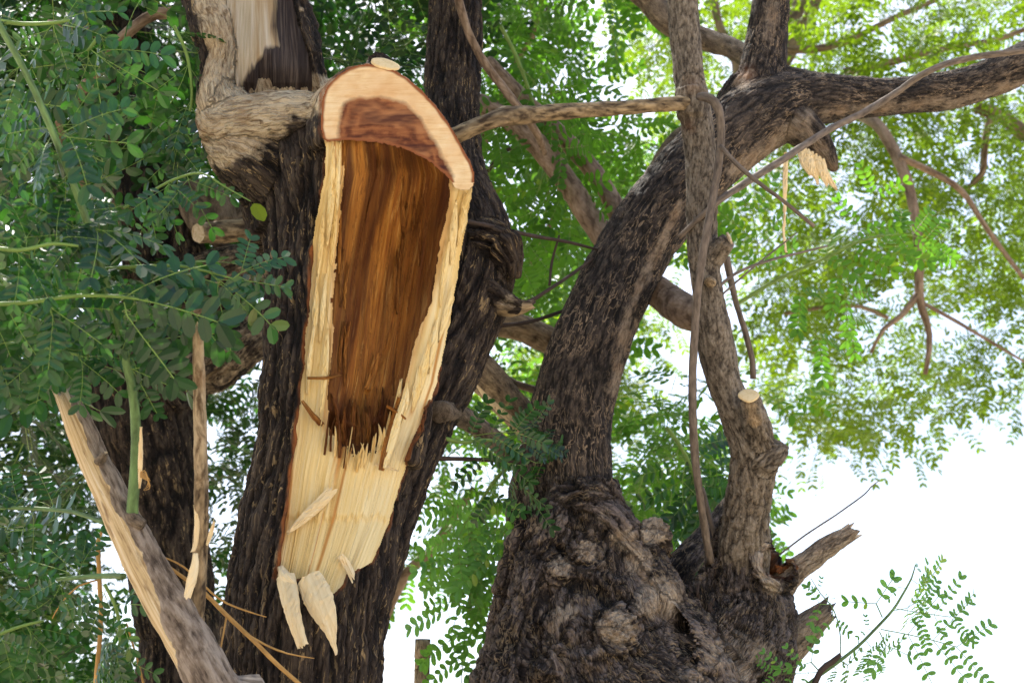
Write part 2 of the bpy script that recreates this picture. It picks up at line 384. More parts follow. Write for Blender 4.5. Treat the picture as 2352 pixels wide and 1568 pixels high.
def leafm(name, ca, cb, tr, fac=.45, rough=.42, spec=.45):
    t = NT(name); r = t.attr('rnd').outputs['Fac']
    c = t.ramp(r, (0., ca), (.8, cb), (.9, tuple(x * 1.3 for x in cb)), (1., (cb[1] * 1.5, cb[1] * 1.7, cb[2])))
    p = t.n('BsdfPrincipled', {'Base Color': c, 'Roughness': rough, 'Specular IOR Level': spec})
    tc = t.mix(r, tr, tuple(min(1, q * 1.35) for q in tr))
    b = t.n('BsdfTranslucent', {'Color': tc}); m = t.n('MixShader', {0: fac, 1: p.outputs[0], 2: b.outputs[0]})
    t.n('OutputMaterial', {0: m.outputs[0]}); return t.m
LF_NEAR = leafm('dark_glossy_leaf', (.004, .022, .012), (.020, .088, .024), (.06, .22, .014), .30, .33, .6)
LF_DARK = leafm('shaded_leaf', (.004, .017, .005), (.012, .042, .008), (.028, .12, .008), .34, .45, .35)  # deep shade of the crown is put into this darker leaf colour
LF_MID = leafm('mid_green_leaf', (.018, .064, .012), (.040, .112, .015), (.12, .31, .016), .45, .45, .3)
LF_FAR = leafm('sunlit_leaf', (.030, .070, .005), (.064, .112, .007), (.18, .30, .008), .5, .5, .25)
LF_SPRIG = leafm('fresh_sprig_leaf', (.050, .16, .040), (.09, .25, .06), (.20, .46, .05), .4)
def plain(name, col, rough=.6, nz=.3):
    t = NT(name); bc = t.attr('bc').outputs['Vector']; n = t.noise(t.vec(bc, (90, 90, 25)), 1., 4.)
    c = t.ramp(n, (.3, tuple(x * (1 - nz) for x in col)), (.7, tuple(min(1, x * (1 + nz)) for x in col)))
    return t.out(c, rough, n, .001, .5)
PET = plain('green_leaf_stalk', (.16, .26, .06))
GST = plain('green_striped_stem', (.11, .19, .065), .5, .5)
TWG = plain('grey_brown_twig', (.15, .118, .092), .8, .55)
TWD = plain('dark_brown_twig', (.055, .038, .030), .85, .4)
TWO = plain('tan_orange_twig', (.46, .26, .08), .7, .3)
def ground_mat():
    t = NT('sandy_ground'); co = t.n('TexCoord').outputs['Object']; n = t.noise(co, .6, 8.); n2 = t.noise(co, 30., 5.)
    c = t.ramp(t.math('ADD', t.math('MULTIPLY', n, .6), t.math('MULTIPLY', n2, .4)), (.35, (.30, .235, .155)), (.6, (.50, .42, .31)))
    return t.out(c, .95, n2, .02, .6)

# ---------------------------------------------------------------- leaves
def leaflet(det):
    if det == 2: t, w = [0, .18, .5, .82, 1.], [.12, .74, 1., .80, .16]
    else: t, w = [0, .5, 1.], [.2, 1., .35]
    V = []
    for a, b in zip(t, w):
        if det == 2: V += [(a, -.26 * b, .05 * b), (a, 0, -.01), (a, .26 * b, .05 * b)]
        else: V += [(a, -.26 * b, 0), (a, .26 * b, 0)]
    c = 3 if det == 2 else 2
    F = [(i * c + j, (i + 1) * c + j, (i + 1) * c + j + 1, i * c + j + 1) for i in range(len(t) - 1) for j in range(c - 1)]
    return np.array(V), np.array(F)
LET = {k: leaflet(k) for k in (1, 2)}
def frame(x, up):
    x = x / np.linalg.norm(x); y = np.cross(up, x); y = y / max(np.linalg.norm(y), 1e-6); return np.stack([x, y, np.cross(x, y)])
def leaf_template(rng, npin, nlf, det, L=.26, ll=.036, droop=.5):
    """one feathery compound leaf, stalk along +x: pairs of side stalks, each with pairs of oval leaflets"""
    V, F, A, mi, n = [], [], [], [], 0
    LV, LFc = LET[det]
    def strip(a, b, r):
        nonlocal n
        d = nrm(b - a); s = nrm(np.cross(d, [0, 0, 1.])) * r; u = np.array([0, 0, r])
        q = np.array([a - s, a + s, a + u * 1.5, b - s, b + s, b + u * 1.5]); V.append(q)
        F.append(np.array([[0, 1, 4, 3], [1, 2, 5, 4], [2, 0, 3, 5]]) + n); A.append(np.full(6, .5)); mi.append(np.ones(3)); n += 6
    def cur(s, L_): return np.array([s, 0, -droop * s * s / L_])
    ps = np.linspace(.34, 1., npin) * L
    last = np.zeros(3)
    for k, s in enumerate(ps):
        a = cur(s, L); strip(last, a, .0018); last = a
        pl = L * (.52 + .16 * math.sin(math.pi * (k + .8) / (npin + .6))) * rng.uniform(.85, 1.1)
        for sg in (-1, 1):
            ang = math.radians(rng.uniform(48, 68) * (1 - .45 * k / npin)); dr = rng.uniform(.1, .7)
            d0 = np.array([math.cos(ang), sg * math.sin(ang), -.25 * droop])
            tw = rng.uniform(-.5, .5); m = nlf + rng.randint(-1, 2); prev = a
            for j in range(m):
                u = (j + 1.0) / m; p = a + d0 * pl * u + np.array([0, 0, -dr * pl * u * u * .5])
                strip(prev, p, .0012); 
                dd = nrm(p - prev); prev = p; up = np.array([0, math.sin(tw) * 1., 1.])
                fr = frame(dd, up); sz = ll * (.62 + .42 * u) * rng.uniform(.9, 1.1)
                for s2 in (-1, 1):
                    la = math.radians(rng.uniform(52, 72) - (26 if j == m - 1 else 0))
                    ld = fr[0] * math.cos(la) + fr[1] * s2 * math.sin(la) + fr[2] * rng.uniform(-.25, .1)
                    lf = frame(ld, fr[2] + fr[1] * rng.uniform(-.35, .35))
                    V.append(p + (LV * sz) @ lf); F.append(LFc + n); A.append(np.full(len(LV), np.clip(rng.normal(.5, .22), 0, 1))); mi.append(np.zeros(len(LFc))); n += len(LV)
    return np.concatenate(V), np.concatenate(F), np.concatenate(A), np.concatenate(mi)
def pinna_template(rng, n, L=.2, ll=.045, droop=.25):
    """one feather of a leaf: a thin stalk with n pairs of oval leaflets and an end pair"""
    V, F, A, mi, k0 = [], [], [], [], 0
    LV, LFc = LET[2]; tw = rng.uniform(-.3, .3); prev = np.zeros(3)
    for j in range(n):
        u = (j + 1.) / n; p = np.array([L * u, .06 * L * math.sin(u * 2 + tw * 5), -droop * L * u * u]); d_ = nrm(p - prev)
        s_ = np.array([0, .0014, 0]); q = np.array([prev - s_, prev + s_, prev + [0, 0, .0012], p - s_, p + s_, p + [0, 0, .0012]])
        V.append(q); F.append(np.array([[0, 1, 4, 3], [1, 2, 5, 4], [2, 0, 3, 5]]) + k0); A.append(np.full(6, .5)); mi.append(np.ones(3)); k0 += 6; prev = p
        fr = frame(d_, np.array([0, math.sin(tw), 1.])); sz = ll * (.72 + .34 * u) * rng.uniform(.92, 1.08)
        if j == 0: continue
        for s2 in (-1, 1):
            la = math.radians(rng.uniform(58, 78) - (34 if j == n - 1 else 0))
            ld = fr[0] * math.cos(la) + fr[1] * s2 * math.sin(la) + fr[2] * rng.uniform(-.3, .05); lf = frame(ld, fr[2] + fr[1] * rng.uniform(-.25, .25))
            V.append(p + (LV * sz) @ lf); F.append(LFc + k0); A.append(np.full(len(LV), np.clip(rng.normal(.45, .2), 0, .97))); mi.append(np.zeros(len(LFc))); k0 += len(LV)
    return np.concatenate(V), np.concatenate(F), np.concatenate(A), np.concatenate(mi)
_tr = np.random.RandomState(11)
TNEAR = [leaf_template(_tr, _tr.randint(2, 4), _tr.randint(5, 8), 2, .27, .050, _tr.uniform(.15, .8)) for _ in range(9)]
TPIN = [pinna_template(_tr, _tr.randint(5, 8), _tr.uniform(.2, .21), _tr.uniform(.050, .060), _tr.uniform(.05, .4)) for _ in range(9)]
TSPRIG = [leaf_template(_tr, _tr.randint(3, 5), _tr.randint(5, 8), 2, .27, .034, _tr.uniform(.2, .9)) for _ in range(6)]
TSMALL = [leaf_template(_tr, _tr.randint(1, 3), _tr.randint(2, 5), 2, .12, .030, _tr.uniform(.2, .9)) for _ in range(6)]
TFAR = [leaf_template(_tr, _tr.randint(2, 5), _tr.randint(5, 8), 1, .28, .047, _tr.uniform(.2, .8)) for _ in range(8)]
class Leaves:
    def __init__(s): s.V, s.F, s.A, s.M, s.n = [], [], [], [], 0
    def add(s, tm, pos, d, up, sc, tint):
        V, F, A, mi = tm; fr = frame(np.asarray(d, float), np.asarray(up, float))
        s.V.append(pos + (V * sc) @ fr); s.F.append(F + s.n); s.A.append(np.clip((A - .5) * .7 + tint, 0, .98)); s.M.append(mi); s.n += len(V)
    def build(s, name, mat, parent, pet=None, label=None):
        V = np.concatenate(s.V)
        return mk(name, V, np.concatenate(s.F), [mat, pet or PET], parent, dict(rnd=np.concatenate(s.A), bc=V), np.concatenate(s.M), smooth=False, label=label)
def crown(lv, poly, dmin, dmax, n, rng, tm, sc=1., clump=.0, cf=1.6, upz=.5, seed=0, tint=None):
    """compound leaves filling the space behind a polygon between two distances, thinned by a clump noise"""
    poly = np.asarray(poly, float); lo, hi = poly.min(0), poly.max(0); cnt = 0; tries = 0
    while cnt < n and tries < 60:
        tries += 1
        x = rng.uniform(lo[0], hi[0], 400); y = rng.uniform(lo[1], hi[1], 400); d = rng.uniform(dmin ** 2, dmax ** 2, 400) ** .5
        ok = sdpoly(x, y, poly) > 0; w = P(x, y, d)
        ok &= fbm(w * cf + seed * 9.1, 2) > clump
        for p, q in zip(w[ok], d[ok]):
            a = rng.uniform(0, 2 * math.pi); dr = np.array([math.cos(a), math.sin(a), rng.uniform(-.7, .25)])
            up = np.array([0, 0, upz]) + rng.normal(size=3) * .45
            t = rng.uniform(0, 1) if tint is None else np.clip(rng.normal(tint, .25), 0, 1)
            lv.add(tm[rng.randint(len(tm))], p, dr, up, sc * rng.uniform(.8, 1.15), t); cnt += 1
            if cnt >= n: break
def fronds(lv, lst, rng, face=.75, tint=.4, tm=None):
    """single compound leaves: (x0, y0, depth0, x1, y1, depth1), stalk end to tip"""
    tm = tm or TPIN
    for x0, y0, d0, x1, y1, d1 in lst:
        p, q = P(x0, y0, d0), P(x1, y1, d1); v = q - p; L_ = np.linalg.norm(v)
        up = np.array([0, 0, 1.]) * (1 - face) + TOCAM * face + rng.normal(size=3) * .22
        if tm is TPIN:
            sc_ = np.clip(L_ / .2, .55, 1.5)
            for k_, (an, u_, f_) in enumerate(((0, .0, 1.), (.75, .12, .85), (-.75, .16, .85), (rng.uniform(-.5, .5), .05, .7))[:rng.randint(3, 5)]):
                up2 = up + rng.normal(size=3) * .2; lat = nrm(np.cross(up2, v)); d_ = nrm(v) * math.cos(an) + lat * math.sin(an) + np.array([0, 0, .08])
                lv.add(tm[rng.randint(len(tm))], p + v * u_, d_, up2, sc_ * f_, np.clip(rng.normal(tint, .2), 0, 1))
            continue
        q_ = TSMALL if L_ < .13 else tm
        lv.add(q_[rng.randint(len(q_))], p, v + np.array([0, 0, .12 * L_]), up, L_ / (.13 if L_ < .13 else .29), np.clip(rng.normal(tint, .2), 0, 1))
TOCAM = np.array([0, -cp, -sp])
def spray(lv, path, n, rng, sc=.8, face=.7, t0=.15, dirs=None, grav=.35, tint=None, tm=None):
    """n compound leaves set alternately along a twig"""
    q = cr(pts(path), .02); T = nrm(np.gradient(q[:, :3], axis=0))
    for k in range(n):
        u = t0 + (1 - t0) * (k + .5 * rng.rand()) / max(n - .5, 1); i = min(int(u * (len(q) - 1)), len(q) - 1)
        view = TOCAM; side = nrm(np.cross(T[i], view)) * (1 if k % 2 else -1)
        d = side * rng.uniform(.5, 1.1) + T[i] * rng.uniform(.3, .9) + np.array([0, 0, -grav * rng.uniform(.5, 1.5)]) + rng.normal(size=3) * .18
        if k == n - 1: d = T[-1] + rng.normal(size=3) * .2
        up = np.array([0, 0, 1.]) * (1 - face) + TOCAM * face * rng.choice([1, 1, -1]) + rng.normal(size=3) * .25
        t = rng.uniform(0, 1) if tint is None else np.clip(rng.normal(tint, .2), 0, 1)
        lv.add((tm or TNEAR)[rng.randint(len(tm or TNEAR))], q[i, :3], d, up, sc * rng.uniform(.8, 1.15), t)
def ribbon(name, path, mat, parent, th=.004, bend=.3, jag0=0., jag1=0., twist=0., cross=7, seed=0, face=None, step=.008, label=None, rim=0.):
    """a flat torn strip of wood with thickness: path radius is its half width"""
    q = cr(pts(path), step); C, R = q[:, :3], q[:, 3]; T = nrm(np.gradient(C, axis=0)); rng = np.random.RandomState(seed)
    f0 = TOCAM if face is None else nrm(np.array(face, float)); m = len(C)
    S = np.concatenate([[0], np.cumsum(np.linalg.norm(np.diff(C, axis=0), axis=1))])
    u = np.linspace(-1, 1, cross); top, bot = [], []
    e0 = rng.rand(cross); e1 = rng.rand(cross)
    for k in range(m):
        sd = nrm(np.cross(T[k], f0)); nn = nrm(np.cross(sd, T[k])); a = twist * k / (m - 1)
        sd, nn = sd * math.cos(a) + nn * math.sin(a), nn * math.cos(a) - sd * math.sin(a)
        w = u * (1 + .012 * rng.normal(size=cross)); row = C[k] + sd * (w * R[k])[:, None] - nn * (bend * R[k] * u * u + .0015 * rng.normal(size=cross))[:, None]
        fa = max(0, 1 - k / (m * .3)); fb = max(0, 1 - (m - 1 - k) / (m * .3))
        row = row - T[k] * (e0 * jag0 * fa)[:, None] + T[k] * (e1 * jag1 * fb)[:, None]
        top.append(row + nn * th / 2); bot.append(row - nn * th / 2)
    V = np.concatenate([np.concatenate(top), np.concatenate(bot)]); N0 = m * cross
    i = np.arange(m - 1)[:, None] * cross + np.arange(cross - 1)[None]; i = i.ravel()
    Ft = np.stack([i, i + 1, i + cross + 1, i + cross], 1); Fb = Ft[:, ::-1] + N0; E = []
    for k in range(m - 1):
        a = k * cross; E.append((a, a + cross, a + cross + N0, a + N0)); b = a + cross - 1; E.append((b + cross, b, b + N0, b + cross + N0))
    for j in range(cross - 1):
        E.append((j + 1, j, j + N0, j + 1 + N0)); b = (m - 1) * cross + j; E.append((b, b + 1, b + 1 + N0, b + N0))
    bc = np.stack([np.tile(u, m) * np.repeat(R, cross), np.zeros(N0) + seed * .37, np.repeat(S, cross)], 1); bc = np.concatenate([bc, bc + [0, .01, 0]])
    return mk(name, V, np.concatenate([Ft, Fb, np.array(E)]), mat, parent, dict(bc=bc, h=np.zeros(len(V)), rim=np.full(len(V), rim), tone=np.zeros(len(V))), smooth=False, label=label)
# ================================================================ the place
gx = 120.; gv = np.array([(-gx, -gx, 0), (gx, -gx, 0), (gx, gx, 0), (-gx, gx, 0)], float)
g = mk('ground', gv, np.array([[0, 1, 2, 3]]), ground_mat()); tag(g, kind='structure')

# ---------------------------------------------------------------- the torn tree
TB = P(690, 1700, 3.4); base = (TB[0] + .05, TB[1] - .15, 0)
torn = empty('broken_tree', base, 'dark furrowed trunk with a long torn open wound of yellow and red brown wood', 'tree')
BX, BY = base[0], base[1]
T1 = [('w', BX, BY, -.1, .34), ('w', BX, BY, .5, .27), (690, 1800, 3.36, 185), (690, 1568, 3.40, 183), (703, 1420, 3.44, 186), (722, 1280, 3.48, 184), (750, 1120, 3.53, 178), (775, 980, 3.57, 180), (795, 830, 3.61, 188), (808, 680, 3.66, 200), (815, 540, 3.71, 208), (812, 430, 3.75, 222), (800, 350, 3.79, 222), (790, 300, 3.82, 190)]
T2 = [('w', BX + .1, BY + .12, .6, .2), (760, 1568, 3.55, 105), (790, 1400, 3.57, 100), (835, 1250, 3.62, 98), (890, 1100, 3.70, 92), (945, 980, 3.78, 88), (1000, 860, 3.86, 93), (1048, 740, 3.95, 98), (1078, 640, 4.02, 100), (1078, 540, 4.08, 94), (1045, 420, 4.18, 74), (1036, 300, 4.28, 65), (1040, 150, 4.4, 62), (1048, 0, 4.5, 60), (1055, -250, 4.7, 58)]
T3 = [(520, -330, 4.3, 150), (545, -100, 4.08, 143), (558, 0, 4.0, 132), (590, 100, 3.92, 130), (617, 190, 3.86, 128), (640, 290, 3.82, 140), (690, 400, 3.78, 150), (730, 520, 3.74, 160)]
T4 = [(905, 300, 3.66, 128), (915, 420, 3.62, 138), (898, 560, 3.59, 145), (875, 720, 3.56, 150), (850, 880, 3.53, 150), (815, 1040, 3.5, 150)]
SH = [(500, 250, 3.70, 44), (512, 292, 3.66, 62), (550, 290, 3.64, 66), (600, 282, 3.62, 66), (650, 276, 3.61, 66), (705, 272, 3.60, 62), (770, 280, 3.60, 60)]
SH2 = [(520, 330, 3.68, 70), (570, 345, 3.66, 84), (620, 370, 3.66, 96), (670, 420, 3.68, 100), (700, 500, 3.70, 100)]
CL = [(448, -90, 3.90, 54), (468, 0, 3.83, 50), (488, 60, 3.79, 48), (503, 115, 3.76, 44), (502, 165, 3.73, 40), (494, 215, 3.69, 42), (502, 270, 3.66, 46), (525, 330, 3.66, 56)]
BUR = [(516, 235, 3.70, 56), (536, 296, 3.68, 80), (576, 360, 3.69, 84), (618, 430, 3.71, 74), (648, 520, 3.72, 62)]
RFL = [(655, -90, 3.95, 34), (690, 20, 3.88, 26), (715, 100, 3.82, 22), (738, 180, 3.77, 20), (756, 230, 3.72, 20)]
KNB = [(1110, 560, 4.0, 62), (1150, 575, 3.98, 56), (1165, 640, 3.98, 30)]
KN2 = [(1100, 660, 3.95, 50), (1150, 690, 3.92, 30), (1195, 705, 3.9, 14)]
CUTP = smooth_poly([(745, 322), (738, 262), (748, 205), (792, 162), (850, 148), (908, 163), (968, 208), (1020, 268), (1062, 338), (1088, 392), (1083, 432), (1050, 434), (1030, 410), (985, 372), (925, 342), (860, 328), (800, 322)], 5)
def zcut(x, y): return 3.40 + .00040 * (x - 905) - .00035 * (y - 290)
def scale_poly(p, s, dx=0, dy=0):
    c = np.array([890., 300.]); return (p - c) * s + c + [dx, dy]
def collar():
    rings = []
    for s, dx, dy, dz in ((1.0, 0, 0, .004), (1.012, -3, 1, .03), (1.0, -20, 10, .12), (.98, -45, 30, .24), (.9, -70, 60, .36)):
        p = scale_poly(CUTP, s, dx, dy); rings.append(P(p[:, 0], p[:, 1], zcut(p[:, 0] - dx, p[:, 1] - dy) + dz))
    n = len(CUTP); V = np.concatenate(rings); F = []
    j = np.arange(n); j2 = (j + 1) % n
    for k in range(len(rings) - 1): F.append(np.stack([k * n + j, k * n + j2, (k + 1) * n + j2, (k + 1) * n + j], 1))
    c0, c1 = rings[0].mean(0), rings[-1].mean(0); V = np.concatenate([V, [c0, c1]]); a = len(V) - 2; o = (len(rings) - 1) * n
    # the cut plane's own middle
    V[a] = P(900, 285, zcut(900, 285) + .004)
    tri = np.concatenate([np.stack([j2, j, np.full(n, a)], 1), np.stack([o + j, o + j2, np.full(n, a + 1)], 1)])
    return V, np.concatenate(F), tri
V, F, bc, tid = fuse([T1, T2, T3, T4, SH, CL, BUR, SH2, RFL, KNB, KN2], .0055, 5, 32, .03, extra=[collar()])
# the wound outline and depth
WL = np.array([(330, 752), (400, 750), (440, 741), (520, 727), (640, 712), (760, 700), (880, 690), (1000, 680), (1080, 668), (1180, 656), (1260, 645), (1330, 634), (1400, 630)], float)
WR = np.array([(330, 1060), (400, 1084), (440, 1082), (520, 1066), (640, 1046), (740, 1030), (880, 1000), (980, 964), (1090, 922), (1200, 890), (1290, 852), (1330, 832), (1400, 800)], float)
def wl(y): return np.interp(y, WL[:, 0], WL[:, 1])
def wr(y): return np.interp(y, WR[:, 0], WR[:, 1])
WOUND = np.array([(742, 300), (752, 330), (750, 400), (741, 440), (727, 520), (712, 640), (700, 760), (690, 880), (680, 1000), (668, 1080), (656, 1180), (645, 1260), (633, 1325), (655, 1338), (690, 1332), (735, 1352), (770, 1362), (786, 1345), (795, 1318), (830, 1300), (852, 1290), (890, 1200), (922, 1090), (964, 980), (1000, 880), (1030, 740), (1046, 640), (1066, 520), (1082, 440), (1080, 400), (1030, 380), (900, 300)], float)
HEART = np.array([(786, 290), (788, 330), (786, 450), (771, 560), (765, 700), (757, 850), (748, 930), (750, 985), (775, 1012), (812, 1036), (845, 1036), (882, 1012), (905, 950), (930, 880), (952, 800), (985, 700), (1008, 600), (1026, 500), (1034, 430), (1032, 400), (1000, 300)], float)
TY = np.array([q[1] for q in T1[2:]])[::-1]
def ax(y, k): return np.interp(y, TY, np.array([q[k] for q in T1[2:]])[::-1])
def zfront(x, y):
    c, d, r = ax(y, 0), ax(y, 2), ax(y, 3)
    return d - r * M(d) * np.sqrt(np.clip(1 - ((x - c) / r) ** 2, .03, 1))
def wob(t, y, f, g, s=0): return perlin(np.stack([t * f, y * g, np.full_like(t, s)], -1).reshape(-1, 3)).reshape(t.shape)
def fib(x, y):
    xl, xr = wl(y), wr(y); t = (x - xl) / (xr - xl); ta = t * .30; ym = y * .00105
    f1 = np.abs(wob(ta, ym, 55, 2.2, 1)); f2 = np.abs(wob(ta, ym, 140, 3.5, 2)); f3 = wob(ta, ym, 18, 1.1, 3)
    led = np.round((f3 + .35 * wob(ta, ym, 45, 1.5, 4)) * 4) / 4
    return t, ta, ym, f1, f2, led
def zsap0(x, y):
    xl, xr = wl(y), wr(y); t = np.clip((x - xl) / (xr - xl), 0, 1)
    a = zfront(xl, y) + .012; b = zfront(np.minimum(xr, ax(y, 0) + .93 * ax(y, 3)), y) - .015
    ch = a * (1 - t) + b * t - .018 * np.sin(np.pi * t)
    top = zcut(x, np.minimum(y, 440)) + .012
    k = sstep(330, 640, y); return top * (1 - k) + ch * k
def zsap(x, y):
    t, ta, ym, f1, f2, led = fib(x, y)
    low = sstep(960, 1100, y)
    lip = .016 * sstep(1180, 1196, y + 22 * wob(ta, ym * 0, 70, 0, 8) + 10 * wob(ta, ym * 0, 190, 0, 9))   # a second ledge of torn fibres lower down
    return zsap0(x, y) - .004 * (f1 - .3) * (1 - .4 * low) - .0018 * f2 - .007 * led * (1 - .5 * low) + .012 * low - .014 * low * sstep(1200, 1020, y) + lip * .45 - .004 * low * (np.abs(wob(ta, ym, 90, 1.5, 15)) - .2)
def zheart(x, y):
    sd = sdpoly(x, y, HEART); t, ta, ym, f1, f2, led = fib(x, y)
    xl, xr = wl(y), wr(y); right = sstep(.45, .85, t)
    wdt = 95 * (1 - right) + 46 * right
    dep = (.095 - .030 * sstep(700, 1000, y)) * sstep(0, 1, sd / wdt) 
    dep = np.maximum(dep, .05 * sstep(930, 1000, y) * sstep(-14, 4, sd))
    dep = dep * sstep(315, 400, y) + .012
    gou = .02 * sstep(.1, .5, wob(ta, ym, 12, 2.0, 12)) + .010 * sstep(.08, .0, np.abs(wob(ta, ym, 22, 1.6, 13))) + .006 * wob(ta, ym, 40, 9, 14)
    return zsap0(x, y) + dep - .009 * (f1 - .3) - .003 * f2 - .011 * led + gou * sstep(10, 60, sd)
def zwound(x, y): return np.maximum(zsap(x, y), np.where(sdpoly(x, y, HEART) > -12, zheart(x, y), 0))
def sheet(name, poly, zf, step, mat, parent, keep=None, jit=0., extra=None, grow=0.):
    poly = np.asarray(poly, float); lo, hi = poly.min(0) - 8 - grow, poly.max(0) + 8 + grow
    gx_, gy_ = np.meshgrid(np.arange(lo[0], hi[0], step), np.arange(lo[1], hi[1], step)); ny, nx = gx_.shape
    sd = sdpoly(gx_, gy_, poly) + jit * wob(gx_ * .05, gy_ * .05, 1, 1, 5)
    ok = sd > -grow
    if keep is not None: ok &= keep(gx_, gy_)
    z = zf(gx_, gy_); V = P(gx_, gy_, z).reshape(-1, 3)
    i = (np.arange(ny - 1)[:, None] * nx + np.arange(nx - 1)[None]).ravel(); o = ok.ravel()
    Fq = np.stack([i, i + nx, i + nx + 1, i + 1], 1); Fq = Fq[o[Fq].all(1)]
    used = np.zeros(len(V), bool); used[Fq.ravel()] = True; mp = np.cumsum(used) - 1
    a = extra(gx_, gy_, sd) if extra else {}
    a = {k: v.reshape(-1, v.shape[-1])[used] if v.ndim == 3 else v.ravel()[used] for k, v in a.items()}
    return mk(name, V[used], mp[Fq], mat, parent, a)
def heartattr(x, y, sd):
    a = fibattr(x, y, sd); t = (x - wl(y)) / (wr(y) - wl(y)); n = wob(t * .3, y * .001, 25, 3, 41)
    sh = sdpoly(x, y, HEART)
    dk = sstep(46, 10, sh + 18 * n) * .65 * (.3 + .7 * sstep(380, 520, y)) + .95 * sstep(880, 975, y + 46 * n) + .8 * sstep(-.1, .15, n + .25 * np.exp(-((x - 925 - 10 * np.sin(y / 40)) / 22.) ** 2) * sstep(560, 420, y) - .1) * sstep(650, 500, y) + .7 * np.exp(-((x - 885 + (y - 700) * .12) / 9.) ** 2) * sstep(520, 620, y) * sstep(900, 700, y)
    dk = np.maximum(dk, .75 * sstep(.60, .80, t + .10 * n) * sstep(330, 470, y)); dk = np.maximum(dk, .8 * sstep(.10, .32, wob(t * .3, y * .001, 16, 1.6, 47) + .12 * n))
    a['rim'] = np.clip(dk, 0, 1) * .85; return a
def sapattr(x, y, sd):
    a = fibattr(x, y, sd); t = (x - wl(y)) / (wr(y) - wl(y))
    cr_ = sstep(.14, .02, np.abs(wob(t * .3, y * .001, 34, 1.0, 43))) * sstep(0., .3, wob(t * .3, y * .001, 12, 3, 44))
    ho = sstep(16, 0, -sdpoly(x, y, HEART)) * (y < 1000) * .55
    a['rim'] = np.clip(np.maximum(cr_ * .9, ho), 0, 1); return a
def fibattr(x, y, sd):
    t, ta, ym, f1, f2, led = fib(x, y)
    return dict(bc=np.stack([ta, led * .02, ym], -1), h=f1, rim=np.zeros_like(x), tone=np.zeros_like(x))
# carve the trunk, then bark relief, then attributes
px, py, pd = proj(V)
Nv = normals(V, F)
sdw = sdpoly(px, py, WOUND) + 5 * perlin(np.stack([px * .035, py * .022, px * 0], 1)); zw = zwound(px, py)
front = (pd < ax(py, 2)) & (tid != 1) & (py > 300)
ins = front & (sdw > 2) & (sdpoly(px, py, CUTP) < 2)
newd = np.where(front & (sdpoly(px, py, CUTP) < 2), pd + sstep(-5, 9, sdw) * np.maximum(0, zw + .022 - pd), pd)
limbp = np.array([(505, -320), (505, -40), (530, 40), (545, 110), (538, 190), (545, 245), (600, 248), (748, 245), (712, 130), (684, 40), (660, -60), (640, -320)], float)
sdl = sdpoly(px, py, limbp); zl_base = lambda x, y: np.interp(y, [-320, 0, 100, 190, 240], [4.22, 3.92, 3.84, 3.78, 3.78]) + .00008 * (x - 600)
insl = (sdl > 0) & (pd < zl_base(px, py) + .12) & (np.isin(tid, (2, 5, 8)) | np.isin(tid, (0, 3)) & (py < 214) & (px < 736) | np.isin(tid, (4, 6, 7)) & (py < 200))
newd = np.where(insl, np.maximum(newd, zl_base(px, py) + .055 * sstep(0, 20, sdl)), newd)
mv = newd != pd
V[mv] = P(px[mv], py[mv], newd[mv])
h = barkh(bc, 30, 6.5, 1)
tone = np.zeros(len(V))
for bx, by, br, bv in ((505, 290, 70, 1.0), (475, 250, 45, 1.), (560, 258, 52, 1.), (610, 238, 46, 1.), (670, 228, 38, 1.), (725, 220, 32, 1.), (500, 340, 50, .9), (550, 320, 60, .7), (505, 190, 45, 1.), (512, 120, 36, 1), (498, 60, 34, .9), (478, 0, 36, .8), (465, -60, 40, .8), (555, 290, 90, .85), (500, 320, 75, .95), (630, 260, 60, .8), (700, 245, 44, .8), (640, 310, 40, .45), (560, 385, 40, .4), (690, 20, 14, .5), (725, 130, 12, .5), (1160, 700, 40, .55)):  # pale callus bark, with the highlight on the burl put into its tone
    tone = np.maximum(tone, bv * np.exp(-((px - bx) ** 2 + (py - by) ** 2) / br ** 2 * .9))
for ln_, br, bv in (([(462, -320), (470, -60), (486, 0), (502, 60), (514, 115), (508, 165), (496, 215), (500, 290)], 48, .95), ([(500, 255), (545, 232), (620, 218), (745, 215)], 52, 1.), ([(490, 240), (482, 300), (510, 350)], 44, 1.)):
    tone = np.maximum(tone, bv * np.exp(-(sdline(px, py, ln_) / br) ** 2))
tone *= (tid != 1) & (tid != 9) & (tid != 0) | (py < 340)
amp = .017 * (1 - .65 * np.clip(tone * 1.4, 0, 1)); amp = np.where(tid == 1, .012, amp)
lump = fbm(V * 7, 3)
edge = sstep(0, 12, np.abs(sdpoly(px, py, CUTP))) * np.where(ins, 0, 1) * np.where(insl, .3, 1)
V = V + Nv * ((amp * (h - .62) + .010 * lump) * edge + .004 * fbm(V * 45, 2))[:, None]
rim = np.where(front, sstep(-7, -2, sdw) , 0) + sstep(9, 3, np.abs(sdpoly(px, py, scale_poly(CUTP, 1.0)))) * (pd < zcut(px, py) + .05) * .8
rim = np.clip(rim, 0, 1) * np.clip(.7 + .8 * perlin(V * 30), 0, 1)
mk('trunk', V, F, BK, torn, dict(bc=bc, h=h, tone=tone, rim=rim))
